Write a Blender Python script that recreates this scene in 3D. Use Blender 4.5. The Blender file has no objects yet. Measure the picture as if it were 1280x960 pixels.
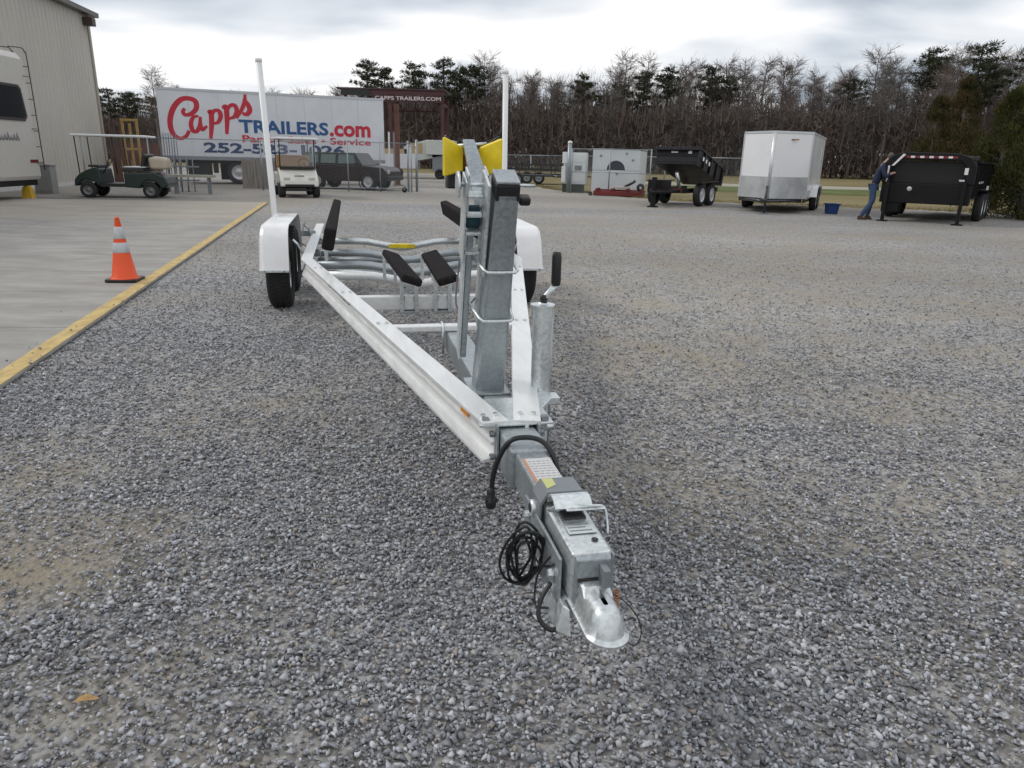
import bpy, bmesh, math, random
import numpy as np
from mathutils import Vector, Matrix, noise
S = bpy.context.scene
C = S.collection
R = math.radians

# ---------------------------------------------------------------- camera
cam = bpy.data.cameras.new('camera'); cam_o = bpy.data.objects.new('camera', cam); C.objects.link(cam_o)
cam.sensor_width = 36; cam.lens = 36 * 900 / 1280; cam.clip_start = 0.05; cam.clip_end = 3000
_p, _r = R(17.4), R(-1.4)
_f = Vector((0, math.cos(_p), -math.sin(_p))); _r0 = Vector((1, 0, 0)); _u0 = _r0.cross(_f)
_rt = _r0 * math.cos(-_r) + _u0 * math.sin(-_r); _up = _rt.cross(_f)
M = Matrix((( _rt.x, _up.x, -_f.x, 0), (_rt.y, _up.y, -_f.y, 0), (_rt.z, _up.z, -_f.z, 1.35), (0, 0, 0, 1)))
cam_o.matrix_world = M
S.camera = cam_o

# ---------------------------------------------------------------- sky, sun, exposure
SUN_EL, SUN_AZ = 42, -75          # degrees; azimuth from +Y towards +X (sun to the left, a little ahead)
W = bpy.data.worlds.new('World'); S.world = W; W.use_nodes = True
nt = W.node_tree; nt.nodes.clear()
def wn(t, **k):
    n = nt.nodes.new(t)
    for a, b in k.items(): setattr(n, a, b)
    return n
out = wn('ShaderNodeOutputWorld'); bg = wn('ShaderNodeBackground'); bg.inputs[1].default_value = 0.1
sky = wn('ShaderNodeTexSky'); sky.sky_type = 'NISHITA'; sky.sun_disc = False
sky.sun_elevation = R(SUN_EL); sky.sun_rotation = R(SUN_AZ); sky.dust_density = 2.0
tc = wn('ShaderNodeTexCoord'); sep = wn('ShaderNodeSeparateXYZ'); nt.links.new(tc.outputs['Generated'], sep.inputs[0])
def wm(op, a, b=None, c=None):
    n = wn('ShaderNodeMath', operation=op)
    for i, v in enumerate((a, b, c)):
        if v is None: continue
        if isinstance(v, (int, float)): n.inputs[i].default_value = v
        else: nt.links.new(v, n.inputs[i])
    return n.outputs[0]
zc = wm('ADD', wm('MAXIMUM', sep.outputs[2], 0.0), 0.16)
comb = wn('ShaderNodeCombineXYZ')
nt.links.new(wm('DIVIDE', sep.outputs[0], zc), comb.inputs[0]); nt.links.new(wm('DIVIDE', sep.outputs[1], zc), comb.inputs[1])
def wnoise(scale, detail, rough, off, dist=0.0):
    mp = wn('ShaderNodeMapping'); mp.inputs['Location'].default_value = off; mp.inputs['Scale'].default_value = (1.0, 1.35, 1)
    nt.links.new(comb.outputs[0], mp.inputs[0])
    n = wn('ShaderNodeTexNoise'); n.inputs['Scale'].default_value = scale; n.inputs['Detail'].default_value = detail
    n.inputs['Roughness'].default_value = rough; n.inputs['Distortion'].default_value = dist
    nt.links.new(mp.outputs[0], n.inputs[0]); return n.outputs[0]
cl = wnoise(0.75, 4, 0.42, (4.3, 1.6, 0), 0.6)
cl2 = wnoise(1.3, 4, 0.45, (7.7, 2.2, 0), 0.4)
mixv = wm('ADD', wm('MULTIPLY', cl, 0.75), wm('MULTIPLY', cl2, 0.25))
ramp = wn('ShaderNodeValToRGB'); nt.links.new(mixv, ramp.inputs[0])
e = ramp.color_ramp.elements
e[0].position = 0.40; e[0].color = (0.40, 0.455, 0.53, 1)
e[1].position = 0.535; e[1].color = (0.93, 0.93, 0.94, 1)
m_ = ramp.color_ramp.elements.new(0.475); m_.color = (0.70, 0.735, 0.785, 1)
brt = wn('ShaderNodeVectorMath', operation='SCALE'); nt.links.new(ramp.outputs[0], brt.inputs[0]); brt.inputs['Scale'].default_value = 11.5
mx = wn('ShaderNodeMixRGB'); mx.inputs[0].default_value = 0.93
nt.links.new(sky.outputs[0], mx.inputs[1]); nt.links.new(brt.outputs[0], mx.inputs[2])
nt.links.new(mx.outputs[0], bg.inputs[0]); nt.links.new(bg.outputs[0], out.inputs[0])

sd = bpy.data.lights.new('sun', 'SUN'); sd.energy = 1.1; sd.angle = R(14); sd.color = (1.0, 0.96, 0.9)
so = bpy.data.objects.new('sun', sd); C.objects.link(so)
_d = Vector((math.sin(R(SUN_AZ)) * math.cos(R(SUN_EL)), math.cos(R(SUN_AZ)) * math.cos(R(SUN_EL)), math.sin(R(SUN_EL))))
so.rotation_euler = _d.to_track_quat('Z', 'Y').to_euler(); so.location = (0, 0, 20)
S.view_settings.view_transform = 'Standard'; S.view_settings.look = 'None'; S.view_settings.gamma = 1; S.view_settings.exposure = 0.0
S.render.engine = 'CYCLES'; S.render.resolution_x = 1024; S.render.resolution_y = 768

# ---------------------------------------------------------------- materials
MATS = {}
def mat(name, col, rough=0.6, metal=0.0, var=0.0, vscale=8.0, bump=0.0, bscale=60.0, col2=None, spec=0.5, coat=0.0, stretch=(1, 1, 1), dirt=0.0):
    if name in MATS: return MATS[name]
    m = bpy.data.materials.new(name); m.use_nodes = True; t = m.node_tree; p = t.nodes['Principled BSDF']
    p.inputs['Base Color'].default_value = (*col, 1); p.inputs['Roughness'].default_value = rough; p.inputs['Metallic'].default_value = metal
    p.inputs['Specular IOR Level'].default_value = spec; p.inputs['Coat Weight'].default_value = coat
    c = t.nodes.new('ShaderNodeTexCoord'); mp = t.nodes.new('ShaderNodeMapping'); mp.inputs['Scale'].default_value = stretch
    t.links.new(c.outputs['Object'], mp.inputs[0])
    if var > 0 or col2:
        n = t.nodes.new('ShaderNodeTexNoise'); n.inputs['Scale'].default_value = vscale; n.inputs['Detail'].default_value = 5; n.inputs['Roughness'].default_value = 0.65
        t.links.new(mp.outputs[0], n.inputs[0])
        r = t.nodes.new('ShaderNodeValToRGB'); t.links.new(n.outputs[0], r.inputs[0])
        c2 = col2 if col2 else tuple(min(1, x * (1 + var)) for x in col); c1 = col if col2 else tuple(x * (1 - var) for x in col)
        r.color_ramp.elements[0].position = 0.36; r.color_ramp.elements[0].color = (*c1, 1)
        r.color_ramp.elements[1].position = 0.66; r.color_ramp.elements[1].color = (*c2, 1)
        t.links.new(r.outputs[0], p.inputs['Base Color'])
        rr = t.nodes.new('ShaderNodeMapRange'); t.links.new(n.outputs[0], rr.inputs[0])
        rr.inputs[1].default_value = 0.3; rr.inputs[2].default_value = 0.7
        rr.inputs[3].default_value = max(0.05, rough - 0.08); rr.inputs[4].default_value = min(1, rough + 0.1)
        t.links.new(rr.outputs[0], p.inputs['Roughness'])
    if bump > 0:
        n2 = t.nodes.new('ShaderNodeTexNoise'); n2.inputs['Scale'].default_value = bscale; n2.inputs['Detail'].default_value = 3
        t.links.new(mp.outputs[0], n2.inputs[0]); b = t.nodes.new('ShaderNodeBump'); b.inputs['Strength'].default_value = bump; b.inputs['Distance'].default_value = 0.01
        t.links.new(n2.outputs[0], b.inputs['Height']); t.links.new(b.outputs[0], p.inputs['Normal'])
    MATS[name] = m; return m

def galv(name, col, rough):
    m = bpy.data.materials.new(name); m.use_nodes = True; t = m.node_tree; p = t.nodes['Principled BSDF']; MATS[name] = m
    p.inputs['Metallic'].default_value = 0.75
    c = t.nodes.new('ShaderNodeTexCoord'); v = t.nodes.new('ShaderNodeTexVoronoi'); v.inputs['Scale'].default_value = 110
    n = t.nodes.new('ShaderNodeTexNoise'); n.inputs['Scale'].default_value = 5; n.inputs['Detail'].default_value = 6
    t.links.new(c.outputs['Object'], v.inputs[0]); t.links.new(c.outputs['Object'], n.inputs[0])
    sv = t.nodes.new('ShaderNodeSeparateXYZ'); t.links.new(v.outputs['Color'], sv.inputs[0])
    a = t.nodes.new('ShaderNodeMath'); a.operation = 'MULTIPLY_ADD'; t.links.new(sv.outputs[0], a.inputs[0]); a.inputs[1].default_value = 0.35; t.links.new(n.outputs[0], a.inputs[2])
    r = t.nodes.new('ShaderNodeValToRGB'); t.links.new(a.outputs[0], r.inputs[0])
    r.color_ramp.elements[0].position = 0.35; r.color_ramp.elements[0].color = (col[0] * .72, col[1] * .72, col[2] * .72, 1)
    r.color_ramp.elements[1].position = 0.95; r.color_ramp.elements[1].color = (min(1, col[0] * 1.15), min(1, col[1] * 1.15), min(1, col[2] * 1.15), 1)
    t.links.new(r.outputs[0], p.inputs['Base Color'])
    mr = t.nodes.new('ShaderNodeMapRange'); t.links.new(a.outputs[0], mr.inputs[0]); mr.inputs[3].default_value = rough - .1; mr.inputs[4].default_value = rough + .15
    t.links.new(mr.outputs[0], p.inputs['Roughness'])
    return m
GALV = galv('galvanised_steel', (0.40, 0.44, 0.46), 0.42)
GALV2 = galv('galvanised_bright', (0.68, 0.72, 0.73), 0.34)
ZINC = mat('zinc_plate', (0.62, 0.66, 0.66), 0.28, 0.9, var=0.1, vscale=14)
ALU = mat('white_aluminium', (0.80, 0.81, 0.80), 0.38, 0.35, var=0.06, vscale=5, stretch=(6, .6, 6))
FEND = mat('fender_white', (0.80, 0.80, 0.80), 0.28, 0.0, var=0.04, vscale=4, coat=0.3)
RUBBER = mat('rubber', (0.018, 0.018, 0.019), 0.8, 0, var=0.35, vscale=12, bump=0.2, bscale=80)
BLACKP = mat('black_plastic', (0.012, 0.012, 0.013), 0.4)
BLACKG = mat('black_paint', (0.012, 0.012, 0.014), 0.3, 0, var=0.3, vscale=3, coat=0.4)
CARPET = mat('black_carpet', (0.022, 0.019, 0.020), 0.95, 0, var=0.35, vscale=40, bump=0.7, bscale=260, spec=0.1)
PVC = mat('white_pvc', (0.78, 0.79, 0.79), 0.4, 0, var=0.03, vscale=3)
YEL = mat('yellow_poly', (0.80, 0.60, 0.015), 0.42, 0, var=0.15, vscale=9)
WHITE = mat('white_paint', (0.76, 0.78, 0.78), 0.35, 0, var=0.05, vscale=1.3, coat=0.2)
WHITEB = mat('box_white', (0.66, 0.69, 0.73), 0.5, 0, var=0.06, vscale=0.8)
RED = mat('sign_red', (0.52, 0.02, 0.045), 0.5, 0, var=0.1, vscale=3)
BLUE = mat('sign_blue', (0.02, 0.09, 0.25), 0.5, 0, var=0.1, vscale=3)
NAVY = mat('sign_navy', (0.018, 0.045, 0.14), 0.5, 0, var=0.1, vscale=3)
MAROON = mat('maroon_steel', (0.075, 0.022, 0.026), 0.55, 0, var=0.25, vscale=2)
GLASS = mat('dark_glass', (0.02, 0.025, 0.03), 0.08, 0.0, spec=0.8)
CHROME = mat('bright_rim', (0.7, 0.72, 0.75), 0.25, 0.8)
GREYST = mat('grey_steel', (0.23, 0.25, 0.27), 0.5, 0.4, var=0.15, vscale=5)

def ground_mat(name, c1, c2, cell, dirtcol, contrast=1.0, attr=True):
    """crushed stone: cell colours plus relief; dirt from the painted-in dirt patches of the sheet"""
    m = bpy.data.materials.new(name); m.use_nodes = True; t = m.node_tree; p = t.nodes['Principled BSDF']; L = t.links
    p.inputs['Roughness'].default_value = 0.9; p.inputs['Specular IOR Level'].default_value = 0.25
    c = t.nodes.new('ShaderNodeTexCoord')
    v = t.nodes.new('ShaderNodeTexVoronoi'); v.inputs['Scale'].default_value = 1 / cell; v.voronoi_dimensions = '2D'
    L.new(c.outputs['Object'], v.inputs[0])
    v2 = t.nodes.new('ShaderNodeTexVoronoi'); v2.inputs['Scale'].default_value = 0.4 / cell; v2.voronoi_dimensions = '2D'; L.new(c.outputs['Object'], v2.inputs[0])
    sv = t.nodes.new('ShaderNodeSeparateXYZ'); L.new(v.outputs['Color'], sv.inputs[0])
    s2 = t.nodes.new('ShaderNodeSeparateXYZ'); L.new(v2.outputs['Color'], s2.inputs[0])
    ad = t.nodes.new('ShaderNodeMath'); ad.operation = 'MULTIPLY_ADD'; L.new(s2.outputs[0], ad.inputs[0]); ad.inputs[1].default_value = 0.35; L.new(sv.outputs[0], ad.inputs[2])
    r = t.nodes.new('ShaderNodeValToRGB'); L.new(ad.outputs[0], r.inputs[0])
    r.color_ramp.elements[0].position = 0.05; r.color_ramp.elements[0].color = (*c1, 1)
    r.color_ramp.elements[1].position = 1.25 if False else 1.0; r.color_ramp.elements[1].color = (*c2, 1)
    n = t.nodes.new('ShaderNodeTexNoise'); n.inputs['Scale'].default_value = 0.45; n.inputs['Detail'].default_value = 6; n.inputs['Roughness'].default_value = 0.6
    mp = t.nodes.new('ShaderNodeMapping'); mp.inputs['Scale'].default_value = (0.5, 1.3, 1); L.new(c.outputs['Object'], mp.inputs[0]); L.new(mp.outputs[0], n.inputs[0])
    n3 = t.nodes.new('ShaderNodeTexNoise'); n3.inputs['Scale'].default_value = 3.2; n3.inputs['Detail'].default_value = 8; n3.inputs['Roughness'].default_value = 0.7; L.new(c.outputs['Object'], n3.inputs[0])
    at = t.nodes.new('ShaderNodeAttribute'); at.attribute_name = 'dirt'
    mr = t.nodes.new('ShaderNodeMapRange'); L.new(n.outputs[0], mr.inputs[0]); mr.inputs[1].default_value = 0.42; mr.inputs[2].default_value = 0.75; mr.inputs[3].default_value = 0.0; mr.inputs[4].default_value = 0.55
    a2 = t.nodes.new('ShaderNodeMath'); a2.operation = 'ADD'; L.new(mr.outputs[0], a2.inputs[0]); L.new(at.outputs['Fac'], a2.inputs[1])
    a3 = t.nodes.new('ShaderNodeMath'); a3.operation = 'MULTIPLY'; a3.use_clamp = True; L.new(a2.outputs[0], a3.inputs[0])
    mr3 = t.nodes.new('ShaderNodeMapRange'); L.new(n3.outputs[0], mr3.inputs[0]); mr3.inputs[1].default_value = 0.3; mr3.inputs[2].default_value = 0.62; mr3.inputs[3].default_value = 0.35; mr3.inputs[4].default_value = 1.25
    L.new(mr3.outputs[0], a3.inputs[1])
    mx = t.nodes.new('ShaderNodeMixRGB'); L.new(a3.outputs[0], mx.inputs[0]); L.new(r.outputs[0], mx.inputs[1]); mx.inputs[2].default_value = (*dirtcol, 1)
    # broad tone drift
    n4 = t.nodes.new('ShaderNodeTexNoise'); n4.inputs['Scale'].default_value = 0.16; n4.inputs['Detail'].default_value = 7; L.new(mp.outputs[0], n4.inputs[0])
    mr4 = t.nodes.new('ShaderNodeMapRange'); L.new(n4.outputs[0], mr4.inputs[0]); mr4.inputs[1].default_value = 0.3; mr4.inputs[2].default_value = 0.7; mr4.inputs[3].default_value = 0.78; mr4.inputs[4].default_value = 1.24
    vm = t.nodes.new('ShaderNodeVectorMath'); vm.operation = 'SCALE'; L.new(mx.outputs[0], vm.inputs[0]); L.new(mr4.outputs[0], vm.inputs['Scale'])
    L.new(vm.outputs[0], p.inputs['Base Color'])
    b = t.nodes.new('ShaderNodeBump'); b.inputs['Strength'].default_value = 0.9; b.inputs['Distance'].default_value = cell * 0.55; b.invert = True
    L.new(v.outputs['Distance'], b.inputs['Height']); L.new(b.outputs[0], p.inputs['Normal'])
    MATS[name] = m; return m

# ---------------------------------------------------------------- mesh helpers
class MB:
    """collects shapes, build() links them as one mesh object"""
    def __init__(s): s.v = []; s.f = []; s.sm = []
    def add(s, vs, fs, smooth=False):
        o = len(s.v); s.v += [tuple(v) for v in vs]; s.f += [tuple(i + o for i in f) for f in fs]; s.sm += [smooth] * len(fs); return s
    def box(s, x0, x1, y0, y1, z0, z1, rot=None, piv=None):
        vs = [Vector(v) for v in ((x0, y0, z0), (x1, y0, z0), (x1, y1, z0), (x0, y1, z0), (x0, y0, z1), (x1, y0, z1), (x1, y1, z1), (x0, y1, z1))]
        if rot is not None:
            c = Vector(piv) if piv else sum(vs, Vector()) / 8
            vs = [rot @ (v - c) + c for v in vs]
        return s.add(vs, ((0, 3, 2, 1), (4, 5, 6, 7), (0, 1, 5, 4), (1, 2, 6, 5), (2, 3, 7, 6), (3, 0, 4, 7)))
    def hexa(s, lo, hi):
        """lo, hi: four points each, same winding"""
        return s.add(list(lo) + list(hi), ((0, 3, 2, 1), (4, 5, 6, 7), (0, 1, 5, 4), (1, 2, 6, 5), (2, 3, 7, 6), (3, 0, 4, 7)))
    def tube(s, pts, r, n=8, closed=False, caps=True, smooth=True):
        pts = [Vector(p) for p in pts]; N = len(pts); rs = r if isinstance(r, (list, tuple)) else [r] * N
        rings = []; prev = None
        for i, p in enumerate(pts):
            if closed: t = pts[(i + 1) % N] - pts[i - 1]
            else: t = pts[min(i + 1, N - 1)] - pts[max(i - 1, 0)]
            t = t.normalized() if t.length > 1e-9 else Vector((0, 0, 1))
            if prev is None:
                a = Vector((0, 0, 1)) if abs(t.z) < 0.9 else Vector((1, 0, 0)); u = t.cross(a).normalized()
            else:
                u = (prev - t * prev.dot(t)); u = u.normalized() if u.length > 1e-6 else t.orthogonal().normalized()
            prev = u; w = t.cross(u)
            rings.append([p + (u * math.cos(2 * math.pi * k / n) + w * math.sin(2 * math.pi * k / n)) * rs[i] for k in range(n)])
        vs = [v for rg in rings for v in rg]; fs = []
        for i in range(N if closed else N - 1):
            j = (i + 1) % N
            for k in range(n): fs.append((i * n + k, i * n + (k + 1) % n, j * n + (k + 1) % n, j * n + k))
        o = len(s.v); s.add(vs, fs, smooth)
        if caps and not closed: s.f += [tuple(o + k for k in range(n))[::-1], tuple(o + (N - 1) * n + k for k in range(n))]; s.sm += [False, False]
        return s
    def lathe(s, prof, axis='z', c=(0, 0, 0), n=24, smooth=True):
        """prof: (radius, height) list"""
        c = Vector(c); vs = []; fs = []
        for (r, h) in prof:
            for k in range(n):
                a = 2 * math.pi * k / n; x, y = r * math.cos(a), r * math.sin(a)
                vs.append(c + (Vector((x, y, h)) if axis == 'z' else Vector((h, x, y)) if axis == 'x' else Vector((x, h, y))))
        for i in range(len(prof) - 1):
            for k in range(n): fs.append((i * n + k, i * n + (k + 1) % n, (i + 1) * n + (k + 1) % n, (i + 1) * n + k))
        return s.add(vs, fs, smooth)
    def prism(s, poly, d0, d1, axis='y'):
        """poly in the other two axes (x,z for y; y,z for x; x,y for z)"""
        def P(a, b, d): return (a, d, b) if axis == 'y' else (d, a, b) if axis == 'x' else (a, b, d)
        n = len(poly); vs = [P(a, b, d0) for a, b in poly] + [P(a, b, d1) for a, b in poly]
        fs = [tuple(range(n)), tuple(range(2 * n - 1, n - 1, -1))] + [(i, i + n, (i + 1) % n + n, (i + 1) % n) for i in range(n)]
        return s.add(vs, fs)
    def ball(s, c, r, n=10, sz=1.0):
        m = n // 2; pr = [(max(1e-4, r * math.sin(math.pi * i / m)), -r * sz * math.cos(math.pi * i / m)) for i in range(m + 1)]
        return s.lathe(pr, 'z', c, n)
    def build(s, name, m, parent=None, loc=None, rz=None, bevel=0, seg=2, fix=True):
        me = bpy.data.meshes.new(name); me.from_pydata(s.v, [], s.f); me.materials.append(m)
        me.polygons.foreach_set('use_smooth', s.sm)
        if fix:
            bm = bmesh.new(); bm.from_mesh(me); bmesh.ops.recalc_face_normals(bm, faces=bm.faces); bm.to_mesh(me); bm.free()
        o = bpy.data.objects.new(name, me); C.objects.link(o)
        if parent: o.parent = parent
        if loc: o.location = loc
        if rz is not None: o.rotation_euler.z = rz
        if bevel:
            b = o.modifiers.new('bevel', 'BEVEL'); b.width = bevel; b.segments = seg; b.limit_method = 'ANGLE'; b.angle_limit = R(40); b.harden_normals = False
        return o
def tag(o, label=None, cat=None, group=None, kind=None):
    for k, v in (('label', label), ('category', cat), ('group', group), ('kind', kind)):
        if v: o[k] = v
    return o
def thing(name, label, cat, loc=(0, 0, 0), rz=0, group=None):
    o = bpy.data.objects.new(name, None); C.objects.link(o); o.location = loc; o.rotation_euler.z = rz; o.empty_display_size = .2
    return tag(o, label, cat, group)
def clone(o, parent=None):
    c = o.copy(); C.objects.link(c); c.parent = parent
    for ch in list(o.children): clone(ch, c)
    return c
def text_mesh(s, x0, x1, z0, z1, depth=0.012, bold=0.0):
    """text as flat raised letters fitted to a box in the x,z plane, facing -y"""
    cu = bpy.data.curves.new('lettering', 'FONT'); cu.body = s; cu.extrude = 0.01; cu.offset = bold; cu.resolution_u = 3
    o = bpy.data.objects.new('lettering', cu); C.objects.link(o); bpy.context.view_layer.update()
    me = bpy.data.meshes.new_from_object(o.evaluated_get(bpy.context.evaluated_depsgraph_get()))
    bpy.data.objects.remove(o); bpy.data.curves.remove(cu)
    co = np.empty(len(me.vertices) * 3); me.vertices.foreach_get('co', co); co = co.reshape(-1, 3)
    lo, hi = co.min(0), co.max(0); n = np.empty_like(co)
    n[:, 0] = x0 + (co[:, 0] - lo[0]) / (hi[0] - lo[0]) * (x1 - x0); n[:, 2] = z0 + (co[:, 1] - lo[1]) / (hi[1] - lo[1]) * (z1 - z0)
    n[:, 1] = -(co[:, 2] - lo[2]) / (hi[2] - lo[2]) * depth
    me.vertices.foreach_set('co', n.ravel()); return me
def lettering(name, s, box, m, parent, loc=(0, 0, 0), rot=(0, 0, 0), bold=0.0, depth=0.012):
    me = text_mesh(s, *box, depth=depth, bold=bold); me.materials.append(m)
    o = bpy.data.objects.new(name, me); C.objects.link(o); o.parent = parent; o.location = loc; o.rotation_euler = rot; return o
def spline(pts, k=6):
    P = [Vector(p) for p in pts]; P = [P[0] * 2 - P[1]] + P + [P[-1] * 2 - P[-2]]; o = []
    for i in range(1, len(P) - 2):
        for j in range(k):
            t = j / k; a, b, c, d = P[i - 1:i + 3]
            o.append(0.5 * ((2 * b) + (c - a) * t + (2 * a - 5 * b + 4 * c - d) * t * t + (3 * b - a - 3 * c + d) * t ** 3))
    o.append(P[-2]); return o
rnd = random.Random(7)

# ---------------------------------------------------------------- ground
FIELD = mat('field_grass', (0.15, 0.125, 0.055), 0.95, 0, var=0, vscale=0.12, bump=0.5, bscale=12, col2=(0.25, 0.21, 0.115), spec=0.1, stretch=(.5, 1.6, 1))
GRAV = ground_mat('crushed_stone', (0.075, 0.076, 0.079), (0.42, 0.42, 0.425), 0.018, (0.315, 0.275, 0.215))
fld = MB().add([(-1500, -1500, 0), (1500, -1500, 0), (1500, 1500, 0), (-1500, 1500, 0)], [(0, 1, 2, 3)]).build('field', FIELD, loc=(0, 0, -0.03))
tag(fld, 'wide tan winter grass field beyond the gravel lot, reaching the woods', kind='structure')
GREEN = mat('green_grass_strip', (0.115, 0.135, 0.05), 0.95, 0, var=0.25, vscale=0.3, spec=0.1)
PALE = mat('pale_track', (0.36, 0.34, 0.28), 0.95, 0, var=0.15, vscale=0.3, spec=0.1)
tag(MB().add([(8, 38, 0), (90, 30, 0), (90, 41, 0), (8, 47, 0)], [(0, 1, 2, 3)]).build('grass_strip', GREEN, loc=(0, 0, -.022)), 'greener band of grass across the field', kind='structure')
tag(MB().add([(8, 47.1, 0), (120, 40, 0), (120, 46, 0), (8, 54, 0)], [(0, 1, 2, 3)]).build('farm_track', PALE, loc=(0, 0, -.018)), 'pale sandy track across the field', kind='structure')

def smooth(a, b, x): t = max(0, min(1, (x - a) / (b - a))); return t * t * (3 - 2 * t)
PATCH = [(-1.15, 1.55, .35, .9), (-1.6, 2.2, .55, .8), (-.85, 1.9, .4, .55), (-.7, 1.25, .3, .7), (-2.1, 2.9, .6, .6), (-1.5, 3.8, .9, .45), (1.0, 3.2, .8, .5), (1.9, 2.6, .8, .6), (2.5, 3.6, 1.2, .55),
         (.9, 5.0, 1.1, .6), (2.2, 5.8, 1.6, .6), (4, 5, 1.6, .4), (3.5, 8, 3, .5), (7, 9, 4, .4), (1, 9.5, 3, .45), (-4, 11, 2.5, .35), (8, 14, 5, .35), (0, 15, 4, .3), (6.5, 6, 2.2, .55), (5, 11.5, 4, .5), (10.5, 12, 5, .45), (3.2, 2.3, .7, .5), (1.2, 7.2, 1.6, .5), (13, 17, 6, .4), (4, 17, 5, .4), (1.6, 1.6, .5, .4), (-.2, .9, .3, .4)]
def dirt_at(x, y):
    d = 0
    for (px, py, r, s) in PATCH:
        q = ((x - px) ** 2 + ((y - py) * 1.25) ** 2) ** .5 / r
        if q < 1.5: d = max(d, s * .78 * smooth(1.5, .2, q))
    w = noise.noise(Vector((x * 1.6, y * 2.2, 1.3))) * .5 + noise.noise(Vector((x * 5, y * 7, 4.3))) * .35
    return max(0, min(1, d * (1 + w * 1.6) + max(0, noise.noise(Vector((x * .7, y * 1.1, 9.1)))) * .35))
LOT = [(-60, -6), (45, -6), (45, 17.5), (30, 20.0), (17, 23.5), (13, 25.4), (5.6, 27.2), (3.6, 31.2), (1.8, 34.5), (0.5, 40), (-1.5, 62), (-60, 62)]
def inside(x, y):
    c = False; j = len(LOT) - 1
    for i in range(len(LOT)):
        (xi, yi), (xj, yj) = LOT[i], LOT[j]
        if (yi > y) != (yj > y) and x < (xj - xi) * (y - yi) / (yj - yi) + xi: c = not c
        j = i
    return c
def axis_coords(segs):
    o = []
    for a, b, st in segs:
        n = int(round((b - a) / st)); o += [a + (b - a) * k / n for k in range(n)]
    return o + [segs[-1][1]]
xs = axis_coords([(-60, -12, 2), (-12, -4, .4), (-4, 5, .18), (5, 18, .4), (18, 45, 1.5)]); ys = axis_coords([(-6, 0, .75), (0, 9, .18), (9, 40, .4), (40, 62, 1)])
gv = []; gd = []; gf = []
for j, y in enumerate(ys):
    for i, x in enumerate(xs):
        d = dirt_at(x, y) if (-6 < x < 14 and y < 22) else 0.38
        gv.append((x + rnd.uniform(-.05, .05), y + rnd.uniform(-.05, .05), noise.noise(Vector((x * .8, y * .8, 0))) * .006)); gd.append(d)
nx = len(xs)
for j in range(len(ys) - 1):
    for i in range(nx - 1):
        cx, cy = (xs[i] + xs[i + 1]) / 2, (ys[j] + ys[j + 1]) / 2
        w = .5 * noise.noise(Vector((cx * .6, cy * .6, 5)))
        if inside(cx + w, cy + w): gf.append((j * nx + i, j * nx + i + 1, (j + 1) * nx + i + 1, (j + 1) * nx + i))
me = bpy.data.meshes.new('gravel_lot'); me.from_pydata(gv, [], gf); me.materials.append(GRAV)
at = me.attributes.new('dirt', 'FLOAT', 'POINT'); at.data.foreach_set('value', gd)
lot = bpy.data.objects.new('gravel_lot', me); C.objects.link(lot); tag(lot, 'grey crushed stone yard with brownish bare patches', kind='structure')

# concrete pad: slabs with recessed joints, yellow edge line
CONC = mat('concrete', (0.25, 0.24, 0.222), 0.85, 0, vscale=1.7, bump=0.15, bscale=150, col2=(0.37, 0.355, 0.33), stretch=(.7, 1.6, 1))
CONC2 = mat('concrete_tan', (0.30, 0.275, 0.235), 0.85, 0, vscale=0.9, bump=0.15, bscale=150, col2=(0.385, 0.355, 0.31), stretch=(.7, 1.6, 1))
JOINT = mat('joint_filler', (0.13, 0.125, 0.12), 0.9, 0, var=.2, vscale=9)
YLINE = mat('yellow_line_paint', (0.42, 0.30, 0.12), 0.85, 0, vscale=5, col2=(0.62, 0.47, 0.20), stretch=(3, 1, 1))
def edge_x(y): return -3.05 - .2374 * (y - 4.14) + .055
pad = MB().hexa([(edge_x(-4) , -4, 0), (edge_x(20.5), 20.5, 0), (-18, 20.5, 0), (-22, -4, 0)], [(edge_x(-4), -4, .012), (edge_x(20.5), 20.5, .012), (-18, 20.5, .012), (-22, -4, .012)]).build('concrete_pad', JOINT)
tag(pad, 'pale concrete apron of wide slabs left of the gravel', kind='structure')
JY = [-4, -1.2, 1.6, 3.3, 5.4, 6.9, 8.15, 9.6, 12.1, 14.7, 16.5, 18.3, 20.5]; JX = [0, 3.4, 7.1, 10.8, 14.9]
for a in range(len(JY) - 1):
    y0, y1 = JY[a] + .008, JY[a + 1] - .008
    for b in range(len(JX) - 1):
        xa, xb = JX[b] + (0 if b == 0 else .008), JX[b + 1] - .008
        q = [(edge_x(y0) - xb, y0), (edge_x(y0) - xa, y0), (edge_x(y1) - xa, y1), (edge_x(y1) - xb, y1)]
        q = [(x, y - .12 * (edge_x(y) - x)) for x, y in q]
        MB().hexa([(x, y, .004) for x, y in q], [(x, y, .03) for x, y in q]).build('slab', CONC2 if JY[a] > 14 else CONC, pad, bevel=.004, seg=1)
yl = MB()
k = 0
for i in range(100):
    y0 = -4 + i * .244; y1 = y0 + .244; w0, w1 = .13 + .012 * noise.noise(Vector((y0 * 3, 0, 0))), .13 + .012 * noise.noise(Vector((y1 * 3, 0, 0)))
    yl.add([(edge_x(y0) - w0, y0, 0), (edge_x(y0) - .004 * (1 + noise.noise(Vector((y0 * 6, 2, 0)))), y0, 0), (edge_x(y1) - .004 * (1 + noise.noise(Vector((y1 * 6, 2, 0)))), y1, 0), (edge_x(y1) - w1, y1, 0)], [(0, 1, 2, 3)])
tag(yl.build('yellow_line', YLINE, loc=(0, 0, .034)), 'worn yellow line painted along the edge of the concrete', kind='structure')

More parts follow.
